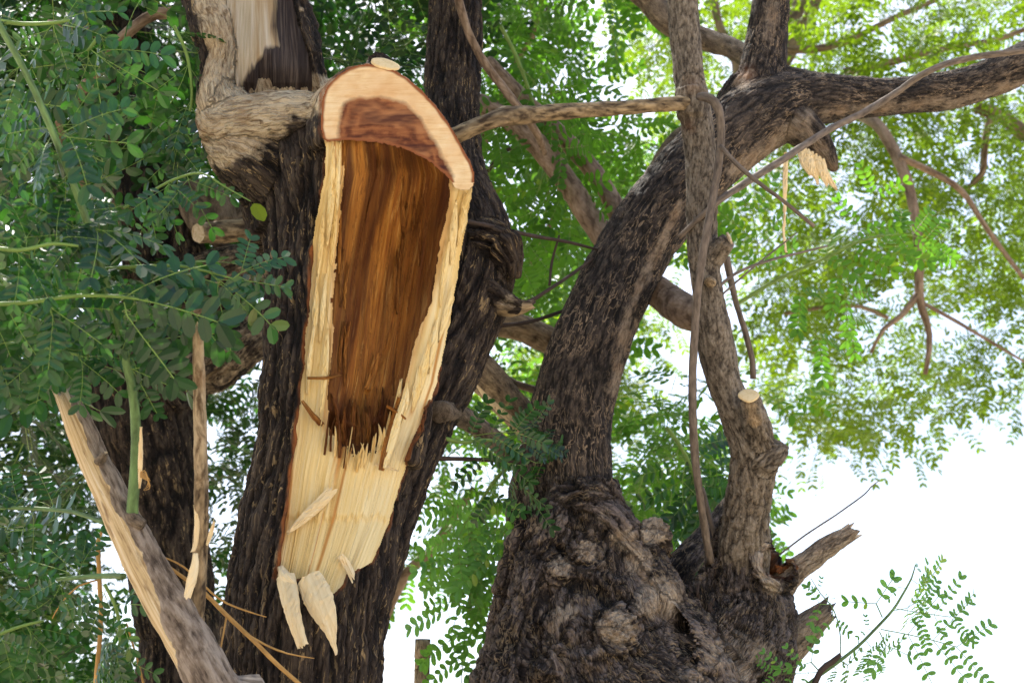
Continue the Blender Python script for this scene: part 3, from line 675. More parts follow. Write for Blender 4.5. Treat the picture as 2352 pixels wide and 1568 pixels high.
# torn wood
jag = lambda x, y: 15 * wob((x - wl(y)) / (wr(y) - wl(y)), y * 0, 48, 0, 21) + 14 * wob((x - wl(y)) / (wr(y) - wl(y)), y * 0, 120, 0, 22)
def keep_sap(x, y):
    sdh = sdpoly(x, y + jag(x, y) * sstep(900, 1000, y), HEART) + 5 * wob((x - wl(y)) / (wr(y) - wl(y)), y * .001, 60, 3, 23) + 9 * wob(x * 0, y * .008, 1, 1, 24) + 4 * wob(x * 0, y * .05, 1, 1, 25)
    return (sdh < 2) & (sdpoly(x, y, CUTP) < 3)
sap = sheet('sapwood', WOUND, zsap, 1.5, SAP, torn, keep_sap, 3., sapattr, 4.)
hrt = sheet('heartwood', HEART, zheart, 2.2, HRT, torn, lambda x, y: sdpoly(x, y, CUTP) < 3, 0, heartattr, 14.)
# the sawn face above it
CH = smooth_poly([(786, 330), (779, 262), (798, 232), (850, 222), (912, 232), (958, 262), (990, 310), (1018, 360), (1040, 412), (1000, 400), (940, 365), (860, 345)], 5)
def cutattr(x, y, sd):
    c = np.array([858., 285.]); m = M(3.4)
    return dict(bc=np.stack([(x - c[0]) * m, (y - c[1]) * m, np.zeros_like(x)], -1), h=sdpoly(x, y, CH) * m, rim=sstep(9, 4, sd) * (y < 420), tone=np.zeros_like(x))
def zcutf(x, y): return zcut(x, y) - .013 + .0012 * wob(x * .02, y * .02, 1, 1, 3) - .001 * wob(x * .011 + y * .02, y * .3 + x * .2, 1, .8, 6)
fray = lambda x, y: (sdpoly(x, y, CUTP) + sstep(310, 330, y) * sstep(1050, 1020, x) * (4 * wob(x * .12, y * .02, 1, 1, 7))) > -1
sheet('cut_face', CUTP, zcutf, 2.2, CUT, torn, fray, 2., cutattr, 1.)
# old wood of the limb above
def zl(x, y):
    t = (x - 500) / 230; f = np.abs(wob(t, y * .001, 26, 2.2, 31)); f2 = wob(t, y * .001, 70, 4, 32)
    dk = sstep(-8, 25, sdpoly(x, y, np.array(DARKL)))
    return zl_base(x, y) + .030 - .030 * np.clip(1 - ((x - 600 - (y - 100) * .25) / 110.) ** 2, 0, 1) * sstep(215, 120, y) - .02 * sstep(30, 0, sdpoly(x, y, limbp)) - .003 * f2 - .006 * f * (.3 + dk) + .022 * dk * sstep(.0, .5, wob(t, y * .001, 9, 3, 33)) + .03 * sstep(150, 215, y) * dk
DARKL = [(640, -320), (632, 0), (630, 60), (640, 105), (606, 122), (575, 150), (556, 190), (545, 232), (760, 240), (760, 150), (700, -320)]
def limbattr(x, y, sd):
    t = (x - 500) / 230 * .25; return dict(bc=np.stack([t + .02 * wob(t, y * .001, 8, 4, 2), np.zeros_like(t), y * .0011], -1), h=t * 0, rim=t * 0, tone=t * 0)
def panelattr(x, y, sd):
    q = limbattr(x, y, sd); m_ = sdpoly(x, y, np.array(DARKL)); q['rim'] = sstep(-26, 22, m_ + 10 * wob(x * .03, y * .01, 1, 1, 9)); return q
sheet('bare_wood', limbp, zl, 2.4, OLDW, torn, None, 4, panelattr, 12.)
# splinters, chips and the peeled tongues of wood
def chip(path, mat, th=.004, name='splinter', **k): return ribbon(name, path, mat, torn, th, **k)
def zz(x, y, o=.012): return float(zwound(np.array([[x]], float), np.array([[y]], float))[0, 0]) - o
def line(p, w, off=.012):
    n = len(p); return [(x, y, zz(x, y, off if np.isscalar(off) else off[i]), w[i]) for i, (x, y) in enumerate(p)]
def zo(x, y, o): return float(zfront(np.array([x * 1.]), np.array([y * 1.]))[0]) - o
def flap(p): return [(x, y, zo(x, y, o), w) for x, y, o, w in p]
chip(flap([(652, 1318, .012, 22), (657, 1345, .022, 23), (664, 1385, .045, 21), (676, 1435, .058, 17), (690, 1478, .062, 14)]), SAPW, .004, 'peeled_flap', bend=.45, jag1=.012, twist=-.4, seed=1, cross=9)
chip(flap([(703, 1322, .012, 30), (714, 1348, .026, 35), (730, 1385, .05, 35), (748, 1425, .064, 25), (762, 1468, .070, 10), (772, 1500, .072, 2)]), SAPW, .004, 'peeled_flap', bend=.4, jag1=.004, twist=-.5, seed=2, cross=9)
chip(flap([(640, 1300, .0, 8), (650, 1322, .02, 14), (668, 1336, .016, 8)]), SAPW, .004, bend=.8, seed=13, jag1=.01)
chip(line([(665, 1220), (700, 1188), (735, 1155), (760, 1128)], [4, 11, 13, 11], .022), SAPW, .005, jag1=.024, jag0=.01, seed=3)
chip(line([(780, 1276), (795, 1295), (807, 1318)], [9, 9, 8], .018), SAPW, .004, jag1=.02, seed=4)
chip(line([(875, 1080), (888, 1030), (902, 975), (916, 915)], [6, 11, 9, 4], .03), HRT, .008, jag1=.01, seed=5)
chip(line([(882, 1075), (900, 1015), (915, 960), (930, 905)], [3, 8, 8, 3], .034), SAP, .008, jag1=.012, seed=6)
chip(line([(706, 868), (745, 868), (780, 862)], [3, 3.5, 2], .03), HRT, .004, jag1=.008, seed=7)
chip(line([(694, 920), (722, 958), (750, 985), (770, 1012)], [3, 6, 6, 3], .03), HRT, .006, jag1=.01, seed=8)
chip(line([(888, 932), (910, 945), (932, 962)], [3, 4, 2], .04), HRT, .004, seed=9)
chip(line([(846, 890), (858, 850), (866, 818)], [8, 9, 7], .016), HRT, .005, jag0=.01, jag1=.01, seed=10)
chip(line([(738, 960), (742, 900), (748, 830), (752, 770)], [3, 6, 7, 3], .022), SAP, .006, jag0=.03, jag1=.02, seed=11)
chip(line([(862, 1066), (890, 1072), (915, 1082)], [3, 3, 1.5], .016), SAPW, .003, seed=12)
for k, (x0, y0, x1, y1, w) in enumerate([(905, 1010, 920, 880, 8), (925, 960, 935, 882, 9), (948, 940, 962, 850, 9), (965, 900, 985, 790, 10), (985, 850, 1003, 740, 10), (1008, 780, 1042, 652, 8), (1012, 700, 1030, 560, 8), (1036, 600, 1046, 470, 9), (1052, 560, 1068, 455, 9), (1060, 500, 1078, 440, 8), (760, 620, 772, 450, 7), (752, 560, 766, 345, 8), (772, 520, 780, 335, 6), (730, 640, 742, 500, 6), (716, 800, 728, 640, 7), (706, 900, 720, 760, 6), (735, 780, 748, 640, 6)]):
    xm, ym = (x0 + x1) / 2 + (k % 3 - 1) * 2, (y0 + y1) / 2
    chip(line([(x0, y0), (xm, ym), (x1, y1)], [2, w, 2.5], [.004, .014, .012 + .012 * (k % 2)]), SAP, .007, jag1=.015, jag0=.01, bend=.6, seed=20 + k)
rg = np.random.RandomState(5)
for k in range(15):
    x = 752 + k * 10 + rg.uniform(-4, 4); yb = float(np.interp(x, [750, 812, 845, 905], [990, 1036, 1036, 960])) + rg.uniform(-10, 12)
    dk = rg.rand() < .3; L_ = 8 + 55 * rg.rand() ** 3; w_ = rg.uniform(1.2, 3.6)
    chip([(x - rg.uniform(0, 8), yb + 45, zz(x, yb + 45, .002), w_), (x, yb + 8, zz(x, yb + 45, .007), w_ * 1.1), (x + rg.uniform(-5, 9), yb - L_, zz(x, yb + 45, .007 + .008 * rg.rand()), .8)], HRT if dk else SAP, .004, jag1=.006, seed=50 + k, rim=.7 if dk else 0)
for k in range(16):
    x = 768 + k * 8.5 + rg.uniform(-4, 4); y = 1012 - 22 * abs(k - 7.5) / 7.5 + rg.uniform(-25, 10); L_ = rg.uniform(35, 95)
    chip([(x, y + 14, zz(x, y, .003), 4), (x + rg.uniform(-4, 4), y - L_ * .5, zz(x, y - L_ * .5, .008), rg.uniform(3, 6)), (x + rg.uniform(-8, 8), y - L_, zz(x, y - L_, .010 + .012 * rg.rand()), 1.2)], HRT, .005, jag1=.008, seed=80 + k, rim=.35 + .6 * rg.rand())
for k in range(14):                                                 # long loose slivers on the hollow's walls
    x = rg.uniform(775, 800) if k < 6 else rg.uniform(905, 985); y = rg.uniform(480, 860); L_ = rg.uniform(70, 170)
    x -= max(0, (y - 650)) * .12 if k >= 6 else 0
    chip([(x, y + L_ / 2, zz(x, y + L_ / 2, .003), 2), (x + 2, y, zz(x, y, .008), rg.uniform(3, 5)), (x + rg.uniform(2, 12), y - L_ / 2, zz(x + 6, y - L_ / 2, .006), 1)], HRT, .004, jag1=.01, seed=120 + k, rim=.5 * rg.rand())
# sawn twig stub on top of the cut
ts = limb('twig_stub', [(852, 176, 3.50, 22), (864, 160, 3.48, 27), (876, 148, 3.452, 30)], BK, torn, 20, .006, amp=.25, seed=4, f=90, tone=.3)
disc('cut_end', 886, 146, 3.435, .036, .021, (.35, -.85, .45), ENDW, ts, seed=5)
limb('bark_stub', [(500, 190, 3.9, 16), (470, 190, 3.88, 14), (448, 186, 3.86, 10)], BK, torn, 12, .01, end1='jag', wood=OLDD, seed=6)
limb('snapped_stub', [(1140, 700, 3.93, 26), (1185, 706, 3.92, 20), (1222, 700, 3.92, 10)], BP, torn, 12, .01, end1='jag', wood=OLDD, seed=8)
limb('limb', [(1010, 945, 3.70, 25), (1040, 945, 3.82, 25), (1080, 968, 3.92, 24), (1125, 1000, 4.0, 23), (1170, 1040, 4.1, 22)], BG, torn, 16, .015, seed=9, tone=0)
# ---------------------------------------------------------------- the gnarled pollard on the right
GBp = P(1450, 1750, 4.0); GX, GY = GBp[0], GBp[1] - .1
gn = empty('gnarled_tree', (GX, GY, 0), 'gnarled old trunk with bulging knots, forking into a curved limb and a straighter stem', 'tree')
A1 = [('w', GX, GY, -.1, .62), ('w', GX, GY, .6, .50), (1440, 1760, 3.98, 330), (1372, 1600, 4.02, 318), (1345, 1450, 4.06, 232), (1338, 1340, 4.1, 190), (1330, 1240, 4.12, 146), (1322, 1170, 4.14, 112), (1318, 1110, 4.16, 100)]
A2 = [('w', GX + .1, GY, .8, .40), (1560, 1700, 4.05, 250), (1655, 1540, 4.05, 168), (1702, 1430, 4.1, 125), (1708, 1340, 4.12, 98), (1706, 1270, 4.12, 76), (1712, 1200, 4.1, 56)]
def gfront(x, y):
    z = 9.
    for A in (A1, A2):
        q = np.array([k for k in A if k[0] != 'w'])[::-1]; y_ = q[:, 1]
        c_, d_, r_ = np.interp(y, y_, q[:, 0]), np.interp(y, y_, q[:, 2]), np.interp(y, y_, q[:, 3])
        if abs(x - c_) < r_ * .98 and y > y_[0]: z = min(z, d_ - r_ * M(d_) * math.sqrt(1 - ((x - c_) / r_) ** 2))
    return z if z < 9 else 4.05
def onto(p): return [(x, y, gfront(x, y) + o, r) for x, y, o, r in p]
A3 = onto([(1330, 1165, .02, 40), (1385, 1190, .01, 46), (1435, 1240, .0, 50), (1480, 1300, .0, 54)]) + [(1520, 1370, 3.93, 58), (1526, 1430, 3.95, 50), (1490, 1490, 3.95, 42)]
A4 = [(1238, 1190, 4.0, 44), (1215, 1260, 3.98, 46), (1190, 1330, 3.98, 48), (1168, 1420, 4.0, 44), (1150, 1500, 4.0, 40)]
K1 = onto([(1276, 1335, .02, 26), (1286, 1312, -.012, 36), (1290, 1300, -.03, 33)])
K2 = onto([(1322, 1290, .01, 26), (1344, 1268, -.012, 40), (1352, 1260, -.034, 34)])
K2B = onto([(1318, 1310, .0, 14), (1350, 1316, -.012, 16), (1384, 1296, -.012, 16), (1394, 1266, -.0, 14)])
K3 = onto([(1375, 1470, .02, 50), (1405, 1445, -.01, 62), (1435, 1428, -.02, 54)])
K4 = onto([(1440, 1430, .0, 30), (1470, 1395, -.03, 34), (1492, 1370, -.03, 26)])
K12B = onto([(1340, 1530, .0, 22), (1400, 1500, -.01, 20), (1470, 1490, -.01, 18)])
K5 = [(1500, 1270, 4.06, 44), (1503, 1235, 4.03, 36), (1510, 1215, 4.0, 31)]
K6 = [(1735, 1262, 4.04, 22), (1742, 1300, 4.01, 24), (1760, 1330, 4.0, 23), (1784, 1345, 4.01, 19), (1790, 1322, 4.02, 10)]
K7 = [(1735, 1262, 4.04, 20), (1758, 1254, 4.03, 16), (1785, 1262, 4.06, 11)]
K8 = [(1790, 1320, 4.08, 52), (1815, 1335, 4.1, 30)]
K9 = [(1600, 1330, 4.15, 60), (1640, 1380, 4.12, 70), (1600, 1440, 4.02, 60)]
K10 = onto([(1380, 1150, .02, 40), (1330, 1140, .0, 40), (1280, 1160, .01, 40)])
K11 = onto([(1240, 1440, .0, 13), (1285, 1415, -.015, 14), (1325, 1404, -.01, 9)])
K12 = onto([(1252, 1480, .0, 9), (1268, 1440, -.012, 11), (1284, 1414, -.018, 12)])
R1 = onto([(1296, 1150, .02, 40), (1262, 1230, .0, 44), (1228, 1310, -.01, 44), (1200, 1420, -.01, 44), (1180, 1500, .0, 44), (1160, 1590, .02, 44)])
R2 = onto([(1350, 1330, .02, 24), (1385, 1345, .0, 30), (1420, 1350, .0, 32), (1440, 1380, .0, 30)])
R3 = onto([(1305, 1340, .02, 20), (1310, 1380, .0, 22), (1290, 1450, .0, 26), (1250, 1560, .01, 34)])
R6 = onto([(1240, 1300, .02, 24), (1236, 1360, .0, 22), (1222, 1440, .0, 26)])
R4 = [(1700, 1400, 4.0, 40), (1620, 1480, 3.93, 46), (1530, 1550, 3.88, 56), (1450, 1640, 3.8, 70)]
R5 = [(1770, 1430, 4.05, 36), (1720, 1520, 3.95, 50), (1640, 1600, 3.88, 60)]
V, F, bc, tid = fuse([A1, A2, A3, A4, R1, R2, R3, R4, R5, R6, K2B, K12B, K1, K2, K3, K4, K5, K6, K7, K8, K9, K10, K11, K12], .0065, 3, 32, .03)
px, py, pd = proj(V); Nv = normals(V, F)
h = barkh(bc, 30, 4, 5); h2 = barkh(bc, 60, 3.5, 6)
tone = np.zeros(len(V))
for bx, by, br, bv in ((1288, 1302, 34, .8), (1350, 1262, 36, .75), (1390, 1290, 20, .6), (1505, 1215, 38, .95), (1470, 1290, 45, .8), (1515, 1370, 60, .95), (1435, 1240, 42, .75), (1390, 1190, 36, .6), (1415, 1440, 60, .75), (1475, 1395, 36, .6), (1750, 1285, 30, 1.), (1745, 1255, 26, 1), (1775, 1345, 28, 1.), (1760, 1318, 24, 1), (1285, 1412, 22, .9), (1268, 1440, 16, .9), (1310, 1406, 20, .8), (1235, 1210, 30, .5), (1290, 1135, 45, .45), (1680, 1470, 70, .5), (1190, 1330, 30, .45), (1745, 1500, 60, .56), (1700, 1540, 80, .56), (1640, 1500, 80, .54), (1580, 1560, 80, .5)):
    tone = np.maximum(tone, bv * np.exp(-((px - bx) ** 2 + (py - by) ** 2) / br ** 2 * .9))
w = np.stack([fbm(V * 4, 2), fbm(V * 4 + 30, 2), fbm(V * 4 + 60, 2)], 1)
swirl = np.abs(fbm(V * 6 + w * 2.5, 2)); flake = np.abs(perlin(np.stack([bc[:, 0] * 26, bc[:, 1] * 26, bc[:, 2] * 11], 1) + w * 2))
hole = np.exp(-((px - 1792) ** 2 + (py - 1292) ** 2) / 24. ** 2) * (pd < 4.12)
kn = np.zeros(len(V))
for kx, ky in ((1288, 1303), (1350, 1262), (1503, 1216), (1425, 1440)):
    rr = np.hypot(px - kx, py - ky); kn += np.exp(-(rr / 40) ** 2) * np.sin(rr * .55 + 3 * perlin(V * 12)) * .004
for kx, ky, kr in ((1289, 1302, 44), (1351, 1262, 48), (1508, 1216, 40), (1420, 1440, 62)):
    rr = np.hypot(px - kx, py - ky); an = np.arctan2(py - ky, px - kx); m_ = (rr < kr) & (pd < 4.06)
    bc[m_] = np.stack([rr * M(3.9) + .004 * perlin(V * 40), np.zeros(len(V)), an * .05 + 3 + kx], 1)[m_]
crev = np.maximum(sstep(.09, 0, swirl), .9 * np.exp(-(sdline(px, py, [(1310, 1345), (1370, 1350), (1400, 1385), (1380, 1410)]) / 16) ** 2))
h3 = sstep(0, .11, np.abs(perlin(bc * np.array([38., 38., 15.]) + w * 1.5)))
calm = 1 - .9 * np.exp(-((px - 1568) ** 2 + (py - 1430) ** 2) / 48. ** 2)
V = V + (calm[:, None] * Nv) * (.007 * (h3 - .7) * (1 - tone * .4) + .014 * (h - .6) * (1 - tone * .6) + .006 * (h2 - .6) * (1 - tone * .5) - .015 * crev * (1 - .5 * tone) + .014 * fbm(V * 6 + w, 2) + .004 * fbm(V * 17 + w, 2) + .004 * fbm(V * 40, 2) + kn - .07 * hole)[:, None]
rim = np.clip(hole * 1.4, 0, 1) * .75
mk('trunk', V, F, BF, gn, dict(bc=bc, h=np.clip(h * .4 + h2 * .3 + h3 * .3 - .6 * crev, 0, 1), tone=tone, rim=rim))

CURV = [(1326, 1250, 4.16, 90), (1312, 1120, 4.17, 96), (1308, 1000, 4.2, 97), (1322, 900, 4.22, 94), (1352, 800, 4.25, 90), (1392, 700, 4.3, 87), (1442, 600, 4.35, 85), (1505, 500, 4.4, 84), (1580, 410, 4.46, 86), (1665, 325, 4.52, 86), (1750, 265, 4.57, 84), (1830, 235, 4.6, 68), (1920, 226, 4.63, 54), (2050, 222, 4.68, 42), (2200, 203, 4.75, 44), (2352, 143, 4.82, 46), (2500, 60, 4.9, 44), (2700, -80, 5.0, 40)]
UPL = [(1700, 320, 4.56, 60), (1738, 240, 4.6, 64), (1748, 180, 4.63, 55), (1758, 110, 4.67, 48), (1772, 0, 4.72, 43), (1795, -150, 4.8, 42), (1810, -320, 4.9, 40)]
TORN = [(1800, 265, 4.57, 58), (1845, 295, 4.53, 44), (1880, 330, 4.52, 32), (1903, 362, 4.51, 20), (1918, 392, 4.50, 9)]
TOPB = [(1690, 300, 4.62, 70), (1720, 215, 4.64, 60), (1790, 195, 4.64, 42), (1880, 200, 4.65, 34)]
V, F, bc, tid = fuse([CURV, UPL, TORN, TOPB], .0065, 6, 28, .03)
px, py, pd = proj(V); Nv = normals(V, F); h = barkh(bc, 55, 5, 9)
tone = np.zeros(len(V))
for line_, br, bv in (([(1400, 880), (1440, 780), (1500, 660), (1570, 560), (1660, 430)], 34, .42), ([(1690, 390), (1780, 330), (1850, 270)], 40, .6), ([(1900, 255), (2050, 245), (2200, 235), (2352, 190)], 30, .55), ([(1760, 100), (1780, 0), (1800, -300)], 46, .5), ([(2150, 200), (2352, 140)], 40, .45), ([(1850, 300), (1915, 390)], 36, .6), ([(1560, 470), (1440, 720), (1410, 900)], 26, .58), ([(1700, 190), (1720, 170)], 20, .85)):
    tone = np.maximum(tone, bv * np.exp(-(sdline(px, py, line_) / br) ** 2))
V = V + Nv * (.006 * (h - .6) + .008 * fbm(V * 9, 3))[:, None]
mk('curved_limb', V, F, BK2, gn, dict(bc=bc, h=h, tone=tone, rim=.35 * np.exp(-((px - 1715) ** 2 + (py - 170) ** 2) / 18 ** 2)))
STEM = [(1706, 1330, 4.12, 60), (1708, 1260, 4.08, 58), (1715, 1180, 4.05, 52), (1728, 1090, 4.02, 52), (1730, 1030, 4.0, 52), (1702, 960, 3.99, 44), (1668, 890, 3.98, 39), (1646, 800, 3.98, 43), (1633, 720, 3.98, 37), (1622, 640, 3.99, 36), (1614, 560, 4.01, 35), (1612, 450, 4.04, 36), (1608, 350, 4.07, 37), (1594, 250, 4.1, 37), (1578, 130, 4.15, 35), (1568, 0, 4.2, 36), (1562, -160, 4.28, 36), (1560, -320, 4.35, 35)]
S2 = [(1750, 1060, 3.98, 40), (1775, 1040, 3.97, 34), (1808, 1030, 3.98, 9)]
S3 = [(1746, 1030, 3.98, 34), (1742, 990, 3.94, 32), (1732, 950, 3.91, 28), (1721, 914, 3.885, 24)]
S4 = [(1620, 610, 4.0, 30), (1648, 580, 3.98, 27), (1672, 552, 3.95, 22)]
S5 = [(1590, 270, 4.08, 38), (1588, 205, 4.09, 38)]
V, F, bc, tid = fuse([STEM, S2, S3, S4, S5], .006, 3, 24, .025)
px, py, pd = proj(V); Nv = normals(V, F); h = barkh(bc, 70, 4.5, 12)
tone = .40 * sstep(900, 1250, py) * np.exp(-((px - 1735) / 40) ** 2) + .0 * px
low = sstep(940, 1010, py)
tone = np.maximum(tone, .62 * np.exp(-(sdline(px, py, [(1721, 915), (1735, 965)]) / 26) ** 2) * (pd < 3.95))
V = V + Nv * ((.003 + .006 * low) * (h - .6) + .006 * fbm(V * 12, 3))[:, None]
stem_o = mk('stem', V, F, bark('grey_stem_bark', (.040, .032, .025), (.15, .122, .092), (.30, .255, .20), 120, 3.4, fleck=(.33, .25, .17), fth=.62, bump=.006, lines=.6), gn, dict(bc=bc, h=h, tone=tone, rim=.2 * np.exp(-((px - 1582) ** 2 + (py - 290) ** 2) / 14 ** 2) + .15 * np.exp(-((px - 1590) ** 2 + (py - 195) ** 2) / 20 ** 2)))
disc('cut_end', 1719, 906, 3.872, .0275, .0265, (-.08, -.74, .44), ENDW, stem_o, seed=1)
disc('cut_end', 1677, 546, 3.94, .013, .018, (.93, -.12, .33), OLDW, stem_o, seed=2)
limb('knot', [(1632, 648, 3.95, 13), (1630, 645, 3.925, 12), (1629, 643, 3.91, 7)], BP, stem_o, 14, .005, seed=3, tone=.5, f=120, amp=.2)
limb('broken_stub', [(1795, 1345, 4.12, 32), (1830, 1308, 4.12, 28), (1880, 1270, 4.11, 25), (1925, 1240, 4.1, 22), (1953, 1222, 4.1, 19)], BF, gn, 18, .01, end1='jag', wood=OLDW, seed=11, tone=.62)
limb('broken_stub', [(1770, 1500, 4.12, 60), (1820, 1470, 4.1, 44), (1865, 1432, 4.08, 33), (1900, 1402, 4.07, 24)], BF, gn, 18, .01, end1='jag', wood=OLDD, seed=12, tone=.56)
limb('side_limb', [(1470, 1470, 4.25, 50), (1560, 1310, 4.3, 36), (1610, 1250, 4.36, 31), (1650, 1205, 4.42, 29), (1690, 1150, 4.5, 26)], BF, gn, 18, .015, seed=13, tone=.3)
limb('shaded_limb', [(1240, 1400, 4.3, 80), (1220, 1280, 4.32, 66), (1222, 1150, 4.34, 56), (1238, 1040, 4.37, 46), (1268, 950, 4.42, 40), (1300, 850, 4.5, 34)], BK2, gn, 20, .02, seed=14)
limb('link_limb', [(1470, 640, 4.42, 34), (1530, 685, 4.34, 36), (1575, 715, 4.2, 40), (1630, 735, 4.05, 34)], BB, gn, 18, .015, seed=15)
limb('back_limb', [(1430, -60, 5.1, 28), (1490, 0, 5.08, 29), (1530, 45, 5.05, 29), (1600, 85, 5.0, 26), (1680, 110, 4.9, 24), (1745, 150, 4.75, 26)], BG, gn, 18, .02, seed=16, tone=.4)
limb('back_limb', [(1700, 250, 5.0, 20), (1600, 300, 5.02, 28), (1545, 350, 5.05, 31), (1510, 420, 5.1, 30), (1480, 510, 5.15, 24)], BG, gn, 16, .02, seed=17, tone=.35)
limb('brown_limb', [(1080, 232, 4.95, 22), (1130, 252, 4.9, 23), (1190, 292, 4.84, 24), (1250, 350, 4.78, 26), (1310, 430, 4.72, 27), (1360, 505, 4.66, 27), (1410, 580, 4.6, 28), (1450, 650, 4.5, 28)], BB, gn, 20, .02, seed=18)
limb('brown_limb', [(1120, 140, 5.0, 15), (1180, 205, 4.96, 18), (1260, 285, 4.9, 20), (1330, 355, 4.85, 21), (1385, 425, 4.8, 22), (1425, 500, 4.72, 24), (1470, 590, 4.6, 24)], BB, gn, 20, .02, seed=19)
# the torn stub under the limb: pale torn wood with a hanging strip
tr_ = np.random.RandomState(4)
for k in range(7):
    x, y = 1838 + k * 8.5, 338 + k * 5.5; L_ = tr_.uniform(38, 62)
    ribbon('torn_wood', [(x, y - 6, 4.475 - .002 * (k % 3), 5), (x + 8, y + L_ * .5, 4.462 - .004 * (k % 3), 9), (x + 20 + tr_.uniform(-6, 10), y + L_, 4.46, 3)], SAPW, gn, .006, bend=.4, jag1=.014, cross=6, seed=30 + k, step=.006)
ribbon('hanging_strip', [(1806, 350, 4.46, 5), (1804, 430, 4.45, 6), (1803, 500, 4.45, 3.5), (1801, 530, 4.45, 5), (1806, 580, 4.45, 2)], SAPW, gn, .003, bend=.3, cross=5, seed=4, twist=1.2)
# bark litter in the fork
lr = np.random.RandomState(8)
for k in range(22):
    x, y = lr.uniform(1565, 1650), lr.uniform(1330, 1460)
    chipo = ribbon('bark_flake', [(x, y, 4.0 - .03 * lr.rand(), 2), (x + lr.uniform(-12, 12), y + lr.uniform(15, 40), 3.96, lr.uniform(3, 8)), (x + lr.uniform(-22, 22), y + lr.uniform(45, 80), 3.97, 1.5)], [BF, TWD][k % 2], gn, .003, bend=.7, seed=100 + k, twist=lr.uniform(-1, 1))

# ---------------------------------------------------------------- dead wood, shoots and creepers about the two trees
def stick(name, path, mat, label, cat, parent=None, sides=10, step=.02, seed=0, group=None, **k):
    o = limb(name, path, mat, parent, sides, step, seed=seed, **k)
    return tag(o, label, cat, group)
stick('broken_branch', [(1030, 318, 3.86, 20), (1065, 303, 3.84, 19), (1120, 280, 3.84, 20), (1160, 268, 3.86, 22), (1200, 266, 3.88, 22), (1300, 256, 3.92, 18), (1400, 250, 3.96, 17), (1500, 242, 4.0, 16.5), (1580, 236, 4.06, 16)], BP, 'peeling dead branch lying level between the sawn wound and the upright grey stem', 'branch', sides=20, step=.01, seed=21, end0='jag', wood=OLDW, tone=.3, f=50)
stick('creeper', [(1606, 222, 4.02, 9), (1630, 226, 3.98, 11), (1650, 250, 3.97, 10), (1656, 300, 3.97, 9), (1652, 370, 3.96, 9), (1640, 440, 3.94, 9), (1622, 540, 3.9, 9), (1606, 640, 3.88, 9), (1597, 740, 3.88, 9), (1591, 850, 3.88, 9.5), (1591, 950, 3.88, 9.5), (1596, 1040, 3.9, 9.5), (1606, 1130, 3.93, 9), (1618, 1210, 3.98, 9), (1632, 1290, 4.03, 9)], TWG, 'long bare grey creeper stem hanging down in front of the upright grey stem', 'creeper', sides=12, seed=22, amp=.14)
stick('bare_branch', [(1560, 545, 4.0, 6), (1640, 470, 3.98, 7.5), (1700, 428, 4.05, 8.5), (1800, 365, 4.2, 8.5), (1900, 300, 4.35, 8), (1985, 258, 4.45, 8), (2060, 212, 4.5, 7.5), (2130, 165, 4.5, 7.5), (2220, 135, 4.55, 7.5), (2352, 116, 4.6, 7.5), (2500, 95, 4.7, 9)], TWG, 'bare grey branch slanting up across the thick horizontal limb', 'branch', sides=12, seed=23, amp=.14)
def twig(path, label, mat=None, r=.15, seed=0, name='twig', group=None): return stick(name, path, mat or TWG, label, 'twig', sides=8, seed=seed, amp=r, group=group)
twig([(1655, 335, 3.955, 5.5), (1690, 375, 3.93, 5.5), (1740, 418, 3.9, 5), (1800, 462, 3.9, 4.5), (1870, 520, 3.9, 4.5)], 'short bare twig forking off the grey creeper and pointing down right', seed=24)
twig([(1640, 668, 3.95, 4), (1690, 628, 4.0, 3.6), (1760, 600, 4.1, 3.2), (1830, 582, 4.2, 2.8), (1900, 565, 4.3, 2)], 'thin twig with a knot leaving the grey stem below the sawn stub', seed=25)
twig([(1655, 680, 3.98, 2.6), (1700, 640, 4.02, 2.2), (1760, 590, 4.1, 2), (1830, 535, 4.2, 1.6)], 'hair thin twig crossing the knotted twig beside the grey stem', seed=26)
twig([(1668, 590, 4.4, 9), (1678, 640, 4.4, 8), (1692, 700, 4.4, 7), (1714, 770, 4.4, 7), (1728, 830, 4.4, 7), (1730, 870, 4.4, 7)], 'brown hooked shoot hanging right behind the bend of the grey stem', TWG, seed=27)
twig([(1792, 1272, 4.1, 2.2), (1850, 1228, 4.1, 2.2), (1920, 1182, 4.1, 2.), (1985, 1135, 4.1, 1.8), (2000, 1118, 4.1, 1.6), (2021, 1102, 4.1, 1.)], 'fine bare twig standing out against the white sky above the broken stub', seed=28)
twig([(1612, 1120, 4.15, 6), (1628, 1180, 4.15, 6), (1648, 1250, 4.15, 6)], 'short brown shoot crossing behind the foot of the creeper', TWG, seed=29)
twig([(1030, 495, 3.9, 5), (1070, 508, 3.86, 5), (1140, 522, 3.95, 5), (1220, 541, 4.1, 4.6), (1300, 555, 4.2, 4), (1375, 574, 4.3, 3)], 'reddish bare twig running from the wound towards the curved limb', TWD, seed=30)
twig([(1046, -60, 4.3, 10), (1058, 20, 4.3, 10), (1085, 95, 4.3, 10), (1118, 152, 4.3, 10), (1160, 208, 4.3, 10), (1200, 258, 4.3, 9.5), (1235, 310, 4.35, 9), (1250, 350, 4.5, 9)], 'pale slender branch coming down from the leaves above the level dead branch', BB, seed=31)
twig([(1175, 705, 4.0, 5.5), (1220, 690, 4.05, 5), (1265, 662, 4.1, 4.4), (1320, 625, 4.2, 4), (1370, 588, 4.3, 3.6)], 'dark curved twig rising from the snapped stub on the black fork', TWD, seed=32)
twig([(1262, 655, 4.15, 3.2), (1268, 600, 4.2, 3), (1285, 540, 4.2, 2.4)], 'thin upright side twig above the dark curved twig', TWD, seed=33)
twig([(1150, 748, 4.3, 5), (1220, 738, 4.35, 4.5), (1300, 712, 4.4, 4.5)], 'dark twig over the stout brown log', TWD, seed=34)
